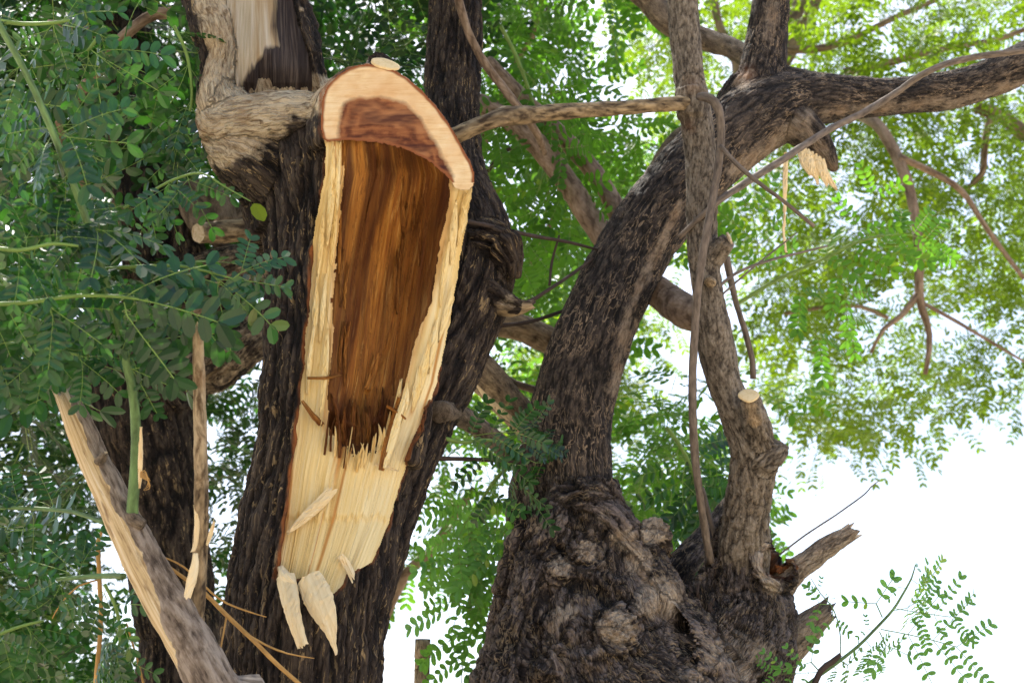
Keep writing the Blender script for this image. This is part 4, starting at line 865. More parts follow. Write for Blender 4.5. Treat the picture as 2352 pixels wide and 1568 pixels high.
twig([(975, 1052, 3.72, 5.5), (1040, 1053, 3.8, 5.2), (1120, 1056, 3.95, 5), (1220, 1060, 4.1, 4.5)], 'reddish bare stalk running level behind the drooping leaves', TWD, seed=35)
twig([(1120, 395, 5.0, 5), (1150, 355, 5.0, 4.5), (1185, 335, 5.0, 4)], 'small dark twig behind the black fork near the brown limbs', TWD, seed=36)
stick('log', [(1060, 740, 4.35, 30), (1125, 742, 4.4, 30), (1180, 748, 4.42, 31), (1240, 772, 4.45, 32), (1310, 805, 4.5, 32)], BP, 'stout tan log wedged level between the black fork and the curved limb', 'log', sides=20, seed=37, f=40, amp=.06, tone=.5)
stick('log', [(1050, 800, 4.3, 42), (1105, 855, 4.34, 42), (1160, 915, 4.4, 40), (1215, 975, 4.45, 38), (1260, 1030, 4.5, 36)], BG, 'thick slanting log with a yellow torn strip along its lower edge', 'log', sides=20, seed=38, f=50, amp=.06, tone=.5)
ribbon('torn_strip', [(1093, 882, 4.26, 2), (1120, 915, 4.27, 6), (1160, 952, 4.31, 8), (1195, 978, 4.36, 5)], SAPW, bpy.data.objects['log.001'], .006, bend=.2, cross=5, seed=39)
stick('dead_branch', [(1105, 830, 4.5, 12), (1140, 855, 4.5, 11), (1180, 880, 4.5, 9), (1230, 896, 4.5, 9), (1290, 920, 4.5, 9)], BG, 'thin brown dead branch behind the thick slanting log', 'branch', sides=12, seed=40)
# post far below
pp = P(968, 1568, 4.4)
stick('post', [('w', pp[0], pp[1], -.05, .026), (968, 1600, 4.38, 18), (969, 1540, 4.4, 18.5), (971, 1484, 4.42, 18.5), (971, 1474, 4.425, 15)], BG, 'grey wooden post with a rounded top standing under the hanging leaves', 'post', sides=20, step=.03, seed=41, f=50, amp=.03, end1='cut', wood=OLDW, tone=.8)

# ---------------------------------------------------------------- the split branch in front, lower left
SB = P(560, 1760, 2.9)
sb = empty('split_branch', (SB[0], SB[1], 0), 'split grey branch with a bare yellow stripe and snapped shoots slanting up to the left', 'branch')
MAIN = [('w', SB[0] + .05, SB[1], -.05, .09), ('w', SB[0] + .03, SB[1], .6, .08), (560, 1750, 2.86, 70), (522, 1640, 2.86, 66), (482, 1560, 2.86, 55), (438, 1478, 2.88, 53), (393, 1405, 2.89, 52), (345, 1320, 2.91, 48), (300, 1230, 2.93, 44), (255, 1140, 2.95, 39), (212, 1050, 2.97, 35), (178, 970, 2.99, 32), (150, 912, 3.01, 22)]
def bare(V):
    x, y, d = proj(V); return 0 * x
sw = sweep(MAIN, 40, .010, 0, 3); h = barkh(sw['bc'], 60, 5, 3)
px, py, pd = proj(sw['V'])
edge = np.array([(150, 880), (178, 960), (205, 1020), (240, 1110), (280, 1190), (322, 1270), (362, 1345), (410, 1430), (450, 1510), (470, 1560), (500, 1640)], float)
ex = np.interp(py, edge[:, 1], edge[:, 0]) + 12 * perlin(np.stack([py * .02, px * .01, py * 0], 1)) + 7 * perlin(np.stack([py * .09, px * .02, py * 0], 1)) - 40 * sstep(1260, 1470, py) - 24 * sstep(1480, 1580, py)
bare_m = sstep(7, -7, px - ex) * (py < 1585)
s_, m_ = sw['s'], sw['m']
Rv = np.repeat(sw['R'], s_)
rngb = np.random.RandomState(3)
V = sw['V'] + sw['ring'] * ((.10 * (h - .6)) * (1 - bare_m) - .04 * bare_m + .10 * fbm(sw['V'] * 14, 2))[:, None] * Rv[:, None]
for k in range(5): V[(m_ - 1 - k) * s_:(m_ - k) * s_] += sw['T'][-1] * (rngb.rand(s_) ** 3 * .03 / (k + 1))[:, None]
def capped(name, sw, V, mats, parent, attrs, end):
    sw['V'] = V; V2, F, f0, f1 = caps(sw); mi = np.concatenate([np.zeros(len(F)), np.zeros(s_ * 0), np.zeros(len(f0)), np.full(len(f1), end)])
    at = {k: np.concatenate([v, v[:1], v[-1:]]) for k, v in attrs.items()}
    return mk(name, V2, [F, f0, f1], mats, parent, at, mi)
def two_tone_branch():
    t = NT('split_branch_bark')
    bc = t.attr('bc').outputs['Vector']; h = t.attr('h').outputs['Fac']; b = t.attr('tone').outputs['Fac']
    v = t.vec(bc, (150, 150, 45)); A = t.noise(v, 1., 8., .7, .5)
    s = t.math('ADD', t.math('MULTIPLY', A, .7), t.math('MULTIPLY', h, .3))
    col = t.ramp(s, (.36, (.060, .042, .030)), (.50, (.21, .158, .115)), (.66, (.38, .31, .245)))
    col = t.mix(t.ramp(t.noise(bc, 16., 4.), (.55, 0.), (.7, .3)), col, (.10, .07, .05))
    wv = t.noise(t.vec(bc, (90, 90, 5)), 1., 6., .6, .4)
    wc = t.ramp(wv, (.34, (.36, .23, .10)), (.46, (.60, .44, .23)), (.55, (.68, .53, .32)), (.66, (.76, .64, .45)))
    wc = t.mix(t.ramp(t.noise(t.vec(bc, (40, 40, 14)), 1., 5.), (.55, 0.), (.68, .8)), wc, (.20, .11, .045))
    m = t.ramp(t.math('ADD', b, t.math('MULTIPLY', t.math('SUBTRACT', A, .5), .5)), (.45, 0.), (.55, 1.))
    col = t.mix(m, col, wc)
    return t.out(col, .8, t.math('ADD', A, t.math('MULTIPLY', wv, .6)), .005, .9)
capped('stem', sw, V, [two_tone_branch(), OLDW], sb, dict(bc=sw['bc'], h=h, tone=bare_m, rim=bare_m * 0), 1)
limb('snapped_shoot', [(448, 1500, 2.98, 19), (451, 1420, 2.95, 18), (456, 1330, 2.93, 17.5), (461, 1240, 2.91, 17), (463, 1150, 2.89, 16.5), (461, 1050, 2.86, 15.5), (459, 950, 2.84, 14.5), (457, 860, 2.82, 14), (455, 800, 2.80, 13), (456, 755, 2.79, 12)], BP, sb, 20, .008, f=60, end1='jag', wood=SAPW, seed=42, tone=lambda V: .35 + .5 * sstep(1250, 800, proj(V)[1]))
for q, s_d in (([(447, 1158, 2.955, 3), (452, 1180, 2.95, 6), (450, 1240, 2.945, 5), (444, 1262, 2.94, 4)], 1), ([(449, 1270, 2.94, 5), (446, 1300, 2.93, 9), (438, 1335, 2.925, 11), (430, 1368, 2.92, 7)], 2), ([(475, 1250, 2.96, 3), (484, 1225, 2.95, 5), (491, 1200, 2.95, 2)], 3)):
    ribbon('bark_strip', [(x, y, dd - .065, r) for x, y, dd, r in q], SAPW, sb, .004, bend=.6, jag1=.012, cross=5, seed=s_d)
limb('node', [(330, 1205, 2.90, 12), (305, 1190, 2.905, 17), (303, 1178, 2.91, 15)], BG, sb, 14, .008, seed=43)
limb('node', [(225, 1060, 2.94, 9), (236, 1052, 2.92, 11), (242, 1040, 2.91, 5)], BG, sb, 12, .006, seed=44, end1='jag', wood=OLDW)
gsh = limb('green_shoot', [(303, 1195, 2.91, 14), (306, 1140, 2.90, 13), (311, 1060, 2.89, 12), (312, 980, 2.88, 11.5), (305, 900, 2.86, 11), (292, 840, 2.85, 10.5), (270, 740, 2.83, 10), (238, 630, 2.8, 9.5), (205, 525, 2.77, 9), (160, 400, 2.74, 8.5), (115, 290, 2.72, 8), (60, 170, 2.7, 7.5), (-10, 40, 2.68, 7), (-60, -80, 2.66, 6)], GST, sb, 14, .012, seed=45, amp=.05)
ribbon('torn_strip', [(324, 980, 2.838, 2), (323, 1020, 2.84, 4), (322, 1080, 2.85, 5), (321, 1120, 2.86, 2)], SAPW, gsh, .004, bend=.3, cross=5, seed=46)
for k in range(6): limb('torn_fibre', [(322, 1085 + k * 2, 2.85, 1.5), (332 + 2 * k, 1080 + 5 * k, 2.84, 1.2), (338 + k, 1092 + 6 * k, 2.84, 1), (345 - 3 * k, 1104 + 4 * k, 2.84, .7)], TWO, gsh, 5, .006, seed=47 + k)
# fine yellow twigs and the orange pole
twig([(352, 1272, 2.96, 2.5), (400, 1310, 3.0, 4), (470, 1362, 3.02, 5), (520, 1412, 3.02, 5.2), (580, 1468, 3.02, 5.2), (640, 1528, 3.02, 5), (720, 1600, 3.02, 5), (800, 1700, 3.0, 5)], 'longest tan twig, thick as a pencil, curving down right past the split branch', TWO, seed=60)
twig([(350, 1270, 2.97, 1.8), (420, 1300, 3.05, 2.2), (500, 1372, 3.05, 2.4), (560, 1400, 3.05, 2.), (612, 1416, 3.06, 1.)], 'upper thin tan twig ending against the dark trunk bark', TWO, seed=61)
twig([(560, 1452, 3.03, 3), (610, 1480, 3.02, 2.6), (660, 1500, 3.02, 2.), (722, 1511, 3.02, 1)], 'lower thin tan twig forking off the longest tan twig', TWO, seed=62)
twig([(520, 1415, 3.02, 2.4), (512, 1460, 3.0, 2.2), (500, 1520, 2.98, 2)], 'short tan twig dropping from the fork of the longest tan twig', TWO, seed=63)
twig([(240, 1215, 3.3, 2.), (226, 1240, 3.3, 5), (228, 1320, 3.3, 5.4), (232, 1420, 3.3, 5.2), (222, 1540, 3.28, 5), (215, 1640, 3.26, 5)], 'upright orange tan shoot behind the split branch at the lower left', TWO, seed=64)
twig([(232, 1330, 3.28, 2), (180, 1345, 3.28, 2), (140, 1385, 3.28, 1.4), (120, 1420, 3.28, 1)], 'thin curved tan twig branching left off the upright orange shoot', TWO, seed=65)
twig([(290, 1430, 3.1, 2.), (320, 1530, 3.1, 2.4), (340, 1620, 3.1, 2)], 'thin tan twig half hidden among the lowest leaves', TWO, seed=66)

# ---------------------------------------------------------------- dark trunks behind, left
DB = P(410, 1700, 5.0)
dk = empty('dark_tree', (DB[0], DB[1], 0), 'black trunk behind the split branch carrying the deep shade of leaves at upper left', 'tree')
D1 = [('w', DB[0], DB[1], -.1, .24), ('w', DB[0], DB[1], .8, .2), (412, 1568, 5.0, 96), (400, 1400, 5.05, 92), (384, 1250, 5.1, 93), (360, 1100, 5.16, 104), (334, 980, 5.2, 116), (318, 880, 5.26, 118), (345, 760, 5.32, 84), (352, 650, 5.4, 64), (335, 540, 5.48, 62), (318, 400, 5.6, 58), (300, 200, 5.8, 54), (290, -100, 6.1, 50), (280, -500, 6.5, 42)]
D2 = [(240, 920, 5.25, 54), (160, 905, 5.3, 44), (80, 880, 5.35, 34), (0, 850, 5.4, 30), (-160, 780, 5.5, 28)]
D3 = [(395, 1000, 5.2, 50), (425, 900, 5.25, 52), (445, 800, 5.3, 56), (452, 700, 5.35, 62), (435, 600, 5.4, 44), (425, 500, 5.45, 28), (418, 430, 5.5, 16)]
D4 = [(440, 860, 5.2, 46), (500, 840, 5.2, 58), (560, 790, 5.2, 54), (640, 730, 5.3, 50), (760, 640, 5.5, 46)]
D5 = [(470, 660, 5.3, 80), (540, 630, 5.3, 66), (640, 610, 5.4, 60)]
D6 = [(390, 860, 5.12, 10), (398, 900, 5.08, 16), (405, 930, 5.06, 12), (425, 935, 5.08, 14), (420, 870, 5.1, 10)]
V, F, bc, tid = fuse([D1, D2, D3, D4, D5, D6], .010, 3, 26, .05)
px, py, pd = proj(V); Nv = normals(V, F); h = barkh(bc, 30, 5, 14)
V = V + Nv * (.014 * (h - .6) + .012 * fbm(V * 8, 3))[:, None]
mk('trunk', V, F, BK, dk, dict(bc=bc, h=h, tone=.45 * np.isin(tid, (3, 4)) * 1. + .3 * (tid == 2), rim=h * 0))
limb('cut_limb', [(640, 525, 5.15, 26), (560, 529, 5.1, 26), (500, 533, 5.06, 25), (455, 536, 5.0, 23)], BP, dk, 20, .02, end1='cut', wood=OLDW, seed=71, tone=.1)
limb('limb', [(470, 520, 5.3, 34), (430, 440, 5.35, 30), (500, 470, 5.35, 34), (520, 520, 5.3, 30)], BG, dk, 14, .02, seed=72)
limb('limb', [(490, 560, 5.3, 26), (560, 490, 5.35, 24), (640, 420, 5.4, 22)], BG, dk, 14, .02, seed=73)
limb('limb', [(400, 30, 4.2, 13), (350, 35, 4.2, 13), (300, 70, 4.2, 13), (262, 110, 4.25, 14), (220, 170, 4.3, 14), (170, 230, 4.5, 14), (130, 300, 4.9, 15), (200, 420, 5.3, 18), (310, 520, 5.5, 24)], BB, dk, 14, .02, seed=74)
limb('limb', [(262, 112, 4.25, 9), (215, 75, 4.2, 8), (160, 60, 4.2, 7), (110, 50, 4.2, 5)], BB, dk, 10, .02, seed=75)
# ---------------------------------------------------------------- crowns
R = np.random.RandomState(21)
lv = Leaves()
crown(lv, [(-350, -420), (1000, -420), (1060, 60), (1000, 190), (900, 140), (780, 170), (620, 520), (440, 560), (300, 700), (160, 860), (-350, 900)], 4.9, 7.2, 380, R, TNEAR, 1., -.25, 1.2, .5, 1, .35)
crown(lv, [(-350, 820), (330, 860), (330, 1000), (240, 1250), (300, 1620), (-350, 1620)], 5.4, 7.5, 95, R, TNEAR, 1., .02, 1.3, .5, 2, .4)
crown(lv, [(440, 800), (620, 760), (620, 1300), (480, 1250)], 5.6, 7.5, 46, R, TNEAR, 1., -.1, 1.5, .5, 3, .5)
crown(lv, [(-350, -300), (1040, -300), (1060, 160), (700, 250), (620, 760), (620, 900), (300, 900), (300, 1250), (-350, 1250)], 7.4, 9.5, 640, R, TFAR, 1.3, -.6, 1.2, .6, 21, .3)
crown(lv, [(-350, 1150), (320, 1150), (320, 1620), (-350, 1620)], 7.0, 9.0, 150, R, TFAR, 1.2, -.05, 1.6, .6, 22, .4)
ln2 = Leaves()
crown(ln2, [(-60, -100), (380, -100), (400, 60), (330, 300), (240, 420), (300, 520), (330, 640), (400, 700), (300, 850), (120, 880), (-60, 900)], 3.5, 4.6, 110, R, TPIN, 1.15, .0, 1.5, .0, 31, .12)
crown(ln2, [(-60, 560), (200, 580), (330, 700), (280, 820), (120, 860), (-60, 880)], 2.9, 3.5, 40, R, TPIN, 1.05, -.3, 1.5, .0, 32, .3)
crown(ln2, [(-60, 1150), (180, 1200), (300, 1600), (-60, 1600)], 3.6, 4.8, 60, R, TPIN, 1.05, -.1, 1.5, .0, 33, .45)
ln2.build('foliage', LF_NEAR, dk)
n_ = 0
while n_ < 420:                                                     # unseen leaves added overhead, above the picture, to shade the left side
    p = np.array([R.uniform(-6, .8), R.uniform(1.2, 7.), 0]); p[2] = CAMZ + .80 * p[1] + .85 + R.uniform(0, 3.2)
    if fbm(p[None] * .9, 2)[0] < -.12: continue
    an = R.uniform(0, 6.283); lv.add(TFAR[R.randint(len(TFAR))], p, (math.cos(an), math.sin(an), R.uniform(-.5, .2)), np.array([0, 0, 1.]) + R.normal(size=3) * .3, 1.5, R.rand()); n_ += 1
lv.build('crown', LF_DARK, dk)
# tree farther back, in the middle
MBp = P(745, 1400, 7.6)
mt = empty('background_tree', (MBp[0], MBp[1], 0), 'mid green feathery tree showing through between the two big trunks', 'tree')
limb('trunk', [('w', MBp[0], MBp[1], -.1, .2), ('w', MBp[0], MBp[1], 1.2, .17), (770, 1200, 7.7, 56), (830, 800, 7.9, 54), (960, 400, 8.2, 48), (1100, -100, 8.7, 40)], BK, mt, 18, .08, seed=76)
limb('branch', [(880, 1420, 6.6, 14), (930, 1320, 6.6, 13), (985, 1270, 6.6, 12), (1040, 1190, 6.6, 10), (1090, 1120, 6.6, 8)], BB, mt, 10, .04, seed=77)
limb('branch', [(930, 700, 7.9, 24), (1120, 300, 7.2, 14), (1180, 160, 7.0, 9), (1260, 20, 6.8, 6)], BB, mt, 10, .05, seed=78)
limb('branch', [(940, 900, 7.8, 22), (1200, 620, 7., 10), (1300, 430, 6.8, 7), (1340, 300, 6.8, 5)], BB, mt, 10, .05, seed=79)
lm = Leaves()
crown(lm, [(1020, -350), (1380, -350), (1385, 240), (1560, 290), (1520, 460), (1400, 560), (1280, 720), (1230, 960), (1080, 900), (1180, 640), (1060, 300)], 5.6, 8.4, 230, R, TNEAR, 1., -.05, 1.5, .5, 4, .5)
crown(lm, [(890, 1380), (950, 1120), (1060, 930), (1220, 940), (1190, 1120), (1080, 1200), (1040, 1330), (960, 1390)], 5.4, 7.2, 30, R, TNEAR, .95, -.02, 1.8, .5, 5, .5)
crown(lm, [(1400, 880), (1660, 900), (1650, 1180), (1560, 1200), (1460, 1170)], 5.4, 7.4, 55, R, TNEAR, 1., -.1, 1.8, .5, 6, .55)
lm.build('crown', LF_MID, mt)
# the wide sunlit tree behind, right
FB = P(1330, 1400, 10.5)
ft = empty('spreading_tree', (FB[0], FB[1], 0), 'wide bright green sunlit canopy filling the upper right, with brown limbs', 'tree')
limb('trunk', [('w', FB[0], FB[1], -.1, .28), ('w', FB[0], FB[1], 1.5, .24), (1335, 1150, 10.5, 62), (1370, 850, 10.5, 56), (1480, 560, 10.4, 50), (1640, 330, 10.2, 44), (1800, 100, 10.2, 36), (1950, -200, 10.2, 28)], BB, ft, 18, .1, seed=81)
def fl(p, seed): limb('branch', [(x, y, d, r) for x, y, d, r in p], BB, ft, 10, .06, seed=seed)
fl([(1700, 250, 9.8, 22), (1850, 235, 8.6, 18), (1990, 268, 7.8, 14), (2055, 350, 7.6, 14), (2090, 440, 7.5, 12), (2110, 560, 7.4, 11), (2112, 680, 7.4, 10), (2135, 770, 7.4, 7), (2125, 860, 7.4, 5)], 82)
fl([(2110, 672, 7.4, 8), (2070, 725, 7.4, 7), (2030, 755, 7.4, 5), (2000, 810, 7.4, 4)], 83)
fl([(2064, 360, 7.55, 9), (2140, 395, 7.6, 8), (2210, 440, 7.6, 7), (2270, 530, 7.6, 6), (2352, 640, 7.6, 5)], 84)
fl([(2240, 245, 8.8, 15), (2300, 268, 8.8, 16), (2360, 310, 8.8, 17), (2480, 360, 8.9, 17)], 85)
fl([(2275, 265, 8.8, 9), (2262, 330, 8.8, 8), (2255, 400, 8.8, 7), (2210, 440, 8.8, 5)], 86)
fl([(1800, 115, 9.2, 9), (1880, 112, 9.2, 9), (1960, 88, 9.2, 8), (2060, 38, 9.2, 7), (2150, 0, 9.2, 6)], 87)
fl([(1940, 165, 9., 10), (2040, 145, 9., 9), (2150, 115, 9., 8), (2290, 90, 9.1, 6), (2400, 50, 9.1, 5)], 88)
fl([(2110, 690, 7.4, 5), (2200, 740, 7.4, 4.5), (2352, 830, 7.4, 3)], 89)
fl([(1800, 720, 9., 5), (1950, 700, 9, 5), (2040, 730, 9, 5)], 90)
fl([(1640, 0, 9.3, 10), (1652, 60, 9.3, 9), (1690, 150, 9.3, 9), (1680, 330, 9.3, 9)], 91)
lf = Leaves()
FARP = [(1400, -160), (2600, -160), (2600, 860), (2352, 860), (2240, 900), (2100, 910), (2020, 1000), (1960, 980), (1900, 1010), (1850, 1060), (1790, 1080), (1740, 960), (1690, 820), (1640, 600), (1560, 500), (1470, 420), (1500, 200)]
crown(lf, FARP, 8.0, 11.5, 980, R, TFAR, 1.05, .03, 1.4, .5, 7, .5)
crown(lf, [(1250, 560), (1500, 560), (1480, 850), (1300, 1000), (1100, 900)], 9.0, 12, 160, R, TFAR, 1.1, -.1, 1.2, .5, 9, .6)
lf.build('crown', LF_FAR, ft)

# ---------------------------------------------------------------- leafy shoots close by
def shoot(name, path, n, label, mat=LF_NEAR, smat=PET, seed=0, sc=.85, face=.7, amp=.04, **k):
    a = pts(path)[0]; o = empty(name, tuple(a[:3]), label, 'leafy shoot')
    limb('stem', path, smat, o, 8, .015, seed=seed, amp=amp)
    l = Leaves(); spray(l, path, n, np.random.RandomState(seed), sc, face, **k); l.build('foliage', mat, o); return o
gl = Leaves(); r9 = np.random.RandomState(9)
fronds(gl, [(122, 300, 2.73, 272, 345, 2.7), (122, 298, 2.73, 232, 292, 2.8), (120, 300, 2.73, 15, 305, 2.75), (118, 312, 2.73, 66, 425, 2.7), (205, 520, 2.77, 318, 592, 2.7), (200, 525, 2.77, 62, 548, 2.72), (205, 535, 2.77, 160, 655, 2.74), (295, 850, 2.86, 255, 800, 2.8), (292, 840, 2.85, 372, 905, 2.8), (285, 800, 2.84, 335, 930, 2.86), (160, 400, 2.74, 80, 470, 2.8), (50, 150, 2.69, -30, 220, 2.7)], r9, .7, .25)
gl.build('foliage', LF_NEAR, gsh)
def fshoot(stem_path, lst, label, seed, mat=LF_NEAR, smat=PET, face=.7, tint=.35, name='leafy_shoot', tm=None):
    a = pts(stem_path)[0]; o = empty(name, tuple(a[:3]), label, 'leafy shoot')
    limb('stem', stem_path, smat, o, 8, .015, seed=seed, amp=.04)
    l = Leaves(); fronds(l, lst, np.random.RandomState(seed), face, tint, tm); l.build('foliage', mat, o); return o
fshoot([(285, 478, 3.02, 3), (340, 445, 3.0, 3), (400, 412, 2.98, 3), (462, 398, 2.97, 2.5), (510, 425, 2.96, 2), (575, 462, 2.96, 1.5)], [(290, 470, 3.02, 215, 480, 3.0), (350, 438, 3.0, 345, 520, 2.98), (388, 416, 2.98, 375, 478, 2.95), (430, 404, 2.97, 440, 462, 2.95)], 'slender shoot of dark leaflets reaching to the trunk with one pale leaf at its tip', 102, tint=.3)
fshoot([(205, 620, 2.85, 4), (300, 613, 2.84, 4), (400, 610, 2.84, 3.5), (470, 622, 2.85, 3), (535, 640, 2.86, 2)], [(310, 613, 2.84, 545, 660, 2.84), (480, 625, 2.85, 612, 752, 2.86), (535, 640, 2.86, 612, 605, 2.88), (250, 617, 2.84, 240, 720, 2.82)], 'arching shoot whose hanging leaflets overlap the snapped upright stick and trunk', 103, tint=.55)
fshoot([(-60, 560, 2.7, 5), (40, 575, 2.7, 5), (120, 560, 2.7, 4), (180, 565, 2.7, 3)], [(0, 570, 2.7, -60, 660, 2.7), (60, 570, 2.7, 40, 470, 2.75), (120, 560, 2.7, 210, 500, 2.75), (30, 572, 2.7, 110, 660, 2.68)], 'dark glossy leaf shoot level across the green stem at the left edge', 101, tint=.2)
fshoot([(-60, 700, 2.75, 6), (60, 695, 2.75, 5), (170, 680, 2.74, 5), (260, 680, 2.74, 4), (340, 690, 2.75, 3)], [(250, 682, 2.74, 470, 758, 2.72), (200, 680, 2.74, 300, 640, 2.8), (320, 690, 2.75, 338, 790, 2.75), (100, 692, 2.75, 200, 800, 2.72), (20, 698, 2.75, 60, 820, 2.74), (150, 684, 2.75, 60, 620, 2.8), (-20, 700, 2.75, -60, 800, 2.76)], 'dense dark shoot of broad leaflets below the level one, left of the snapped stick', 104, tint=.3)
fshoot([(-60, 800, 2.9, 6), (30, 790, 2.88, 5), (110, 800, 2.86, 4), (180, 815, 2.85, 3)], [(40, 790, 2.88, 30, 900, 2.86), (110, 800, 2.86, 95, 895, 2.85), (175, 812, 2.85, 235, 870, 2.84), (0, 795, 2.88, -60, 900, 2.86), (140, 806, 2.86, 200, 760, 2.9)], 'leafy shoot hanging over the jagged top of the split branch', 105, tint=.4)
fshoot([(-40, 40, 3.0, 5), (50, 55, 3.0, 5), (130, 52, 3.0, 4), (160, 46, 3.0, 3)], [(140, 48, 3.0, 205, 30, 3.0), (125, 52, 3.0, 95, 98, 3.0), (50, 55, 3.0, -20, 30, 3.0)], 'small dark shoot in the top left corner of leaves', 106, tint=.3)
fshoot([(240, 60, 3.1, 4), (215, 100, 3.1, 4), (200, 118, 3.1, 3)], [(205, 112, 3.1, 322, 215, 3.08), (200, 116, 3.1, 130, 150, 3.1), (203, 118, 3.1, 175, 205, 3.1), (230, 80, 3.1, 250, 150, 3.2)], 'drooping shoot below the curved brown limb at upper left', 107, tint=.45)
fshoot([(-60, 230, 3.0, 5), (10, 235, 3.0, 4), (50, 225, 3.0, 3)], [(0, 235, 3.0, -40, 320, 3.0), (45, 226, 3.0, 25, 270, 3.0)], 'dark shoot poking in at the left edge above the level one', 108, tint=.25)
fshoot([(400, 60, 3.7, 4), (430, 130, 3.7, 4), (440, 230, 3.7, 3), (415, 330, 3.7, 3)], [(432, 140, 3.7, 400, 230, 3.65), (440, 230, 3.7, 385, 330, 3.65), (430, 280, 3.7, 365, 390, 3.65), (415, 330, 3.7, 380, 430, 3.65), (405, 70, 3.7, 470, 110, 3.75)], 'hanging shoot with bluish sheen beside the burl of the torn trunk', 109, tint=.3)
fshoot([(0, 1165, 3.2, 5), (90, 1168, 3.18, 5), (170, 1176, 3.12, 5), (240, 1200, 3.05, 6)], [(80, 1168, 3.18, 20, 1240, 3.2), (120, 1172, 3.16, 95, 1090, 3.2), (60, 1168, 3.2, -20, 1120, 3.2)], 'green stalked shoot leaving the split branch half way up on its left', 110, smat=GST)
fshoot([(130, 1330, 3.1, 4), (190, 1325, 3.08, 6), (240, 1322, 3.05, 7), (285, 1322, 3.0, 7)], [(170, 1326, 3.09, 70, 1290, 3.1), (150, 1330, 3.1, 95, 1400, 3.1), (185, 1326, 3.08, 170, 1240, 3.1)], 'green stalked shoot leaving the split branch lower down on its left', 111, smat=GST)
fshoot([(240, 1340, 3.05, 4), (268, 1400, 3.05, 4), (275, 1470, 3.05, 3), (265, 1530, 3.05, 3)], [(245, 1350, 3.05, 200, 1450, 3.05), (262, 1390, 3.05, 305, 1400, 3.0), (272, 1450, 3.05, 215, 1540, 3.05), (270, 1480, 3.05, 285, 1600, 3.02)], 'leaf shoot hanging below the lower green stalk against the black trunk', 112, tint=.5)
fshoot([(-60, 1480, 3.4, 5), (40, 1440, 3.4, 4), (100, 1425, 3.4, 3)], [(0, 1460, 3.4, 20, 1560, 3.4), (60, 1435, 3.4, 120, 1520, 3.4), (90, 1425, 3.4, 70, 1350, 3.4)], 'leaf shoot at the bottom left edge in front of white sky gaps', 113, tint=.4)
shoot('leafy_shoot', [(1000, 1000, 3.75, 5), (1060, 1015, 3.78, 5), (1120, 1010, 3.82, 4), (1180, 1025, 3.9, 3), (1215, 1060, 3.95, 2)], 6, 'dark leaf shoot in front of the foot of the curved limb', seed=114, tint=.3, sc=.5, grav=.5)
shoot('leafy_shoot', [(1180, 1060, 4.2, 4), (1130, 1110, 4.2, 4), (1090, 1190, 4.2, 4), (1075, 1280, 4.2, 3), (1080, 1400, 4.2, 2)], 10, 'hanging chain of leaves against the white sky above the wooden post', LF_SPRIG, seed=115, tint=.4, sc=.7, grav=.8)
shoot('leafy_shoot', [(1530, 980, 4.7, 5), (1560, 1020, 4.7, 5), (1590, 1080, 4.7, 4), (1600, 1150, 4.7, 3)], 9, 'dark leaf cluster hanging behind the creeper between limb and grey stem', seed=116, tint=.4, sc=.8, grav=.8)
shoot('leafy_shoot', [(1690, 700, 5.2, 5), (1790, 640, 5.2, 5), (1880, 600, 5.2, 4), (1960, 560, 5.2, 4), (2030, 540, 5.2, 3)], 6, 'sharper dark green leaf shoot in front of the sunlit canopy', seed=117, tint=.5, sc=.85, mat=LF_MID)
shoot('leafy_shoot', [(1150, 60, 4.9, 5), (1190, 140, 4.9, 5), (1230, 260, 4.9, 4), (1260, 420, 4.9, 4), (1240, 560, 4.9, 3)], 9, 'leaf shoot hanging behind the level dead branch', LF_MID, seed=118, tint=.4, sc=.85, grav=.8)
def C2(x, y): return 1653.75 + x * .336, 1041 + y * .336
def fr2(l, d): return [(*C2(a, b), d, *C2(c_, d_), d + dd) for a, b, c_, d_, dd in l]
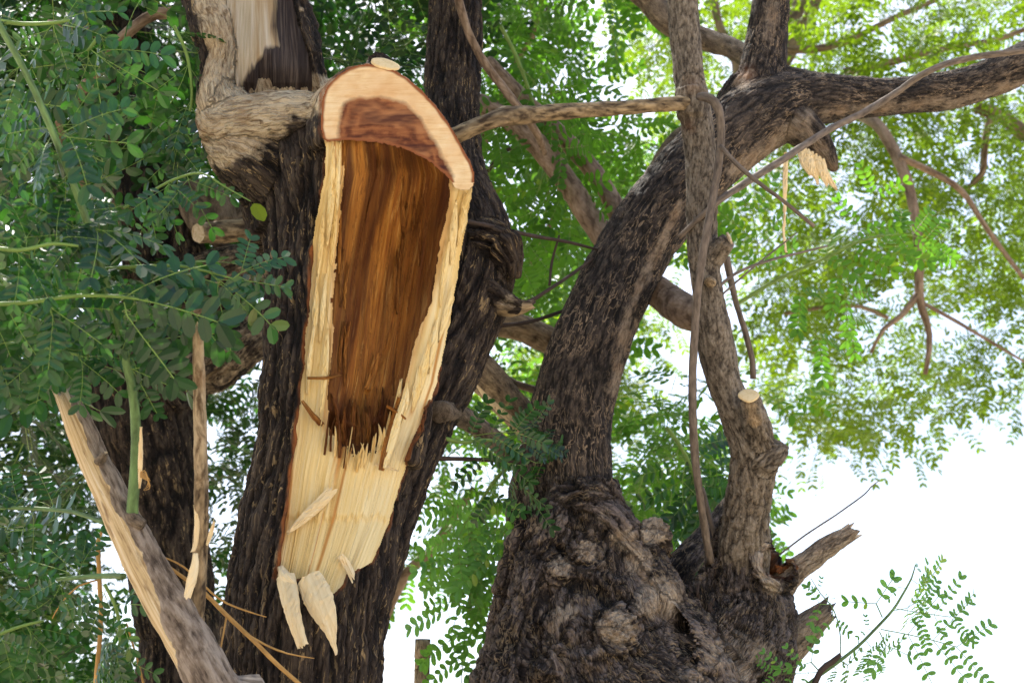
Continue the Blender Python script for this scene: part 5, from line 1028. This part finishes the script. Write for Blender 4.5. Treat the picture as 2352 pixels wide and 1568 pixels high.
fshoot([(*C2(x, y), 3.8, r) for x, y, r in ((520, 1640, 4), (660, 1530, 4), (800, 1430, 4), (950, 1310, 3.6), (1060, 1200, 3.4), (1180, 1070, 3), (1250, 960, 2.6), (1310, 850, 2), (1335, 760, 1.2))], fr2([(1180, 1075, 1560, 1120, .05), (1200, 1060, 1660, 1190, .0), (1000, 1280, 1120, 1420, .0), (760, 1450, 880, 1560, .02), (1100, 1200, 1690, 1370, -.05), (1090, 1215, 1250, 1500, -.05), (940, 1330, 1160, 1500, .05), (1110, 1120, 960, 830, .02), (1270, 920, 1120, 900, 0), (1310, 860, 1440, 960, 0), (1330, 790, 1380, 770, 0), (1050, 1210, 930, 1180, 0), (830, 1420, 1020, 1560, .05), (690, 1500, 500, 1300, -.04), (720, 1490, 380, 1560, 0)], 3.8), 'light green sprig of oval leaflets standing alone against white sky at lower right', 120, LF_SPRIG, GST, .9, .5, 'leafy_sprig', TSPRIG)
fshoot([(*C2(x, y), 3.83, r) for x, y, r in ((822, 1400, 1.4), (824, 1260, 1.4), (800, 1130, 1.4), (755, 1030, 1.4), (690, 960, 1.2), (620, 850, .8))], fr2([(758, 1030, 540, 1060, 0), (770, 1060, 800, 1290, -.03), (690, 960, 640, 860, 0), (750, 1010, 770, 960, 0)], 3.83), 'thin sprig with a few leaflets hanging before the lowest broken stub of the gnarled trunk', 121, LF_SPRIG, GST, .8, .4, 'leafy_sprig', TSPRIG)
stick('snapped_twig', [(1860, 1600, 3.78, 7.5), (1885, 1540, 3.77, 7), (1910, 1520, 3.77, 6.5), (1930, 1503, 3.77, 5)], TWD, 'short snapped red brown twig beside the light green sprig', 'twig', seed=122, end1='jag', wood=SAPW)
# a single pale leaf
lo = Leaves(); LVn, LFn = LET[2]
lo.add((LVn * np.array([1, 1.0, 1]), LFn, np.full(len(LVn), 1.), np.zeros(len(LFn))), P(582, 468, 2.97), (.35, -.2, -.6), TOCAM + np.array([.2, 0, .2]), .058, .8)
o = lo.build('pale_leaf', LF_FAR, bpy.data.objects['leafy_shoot.001'])
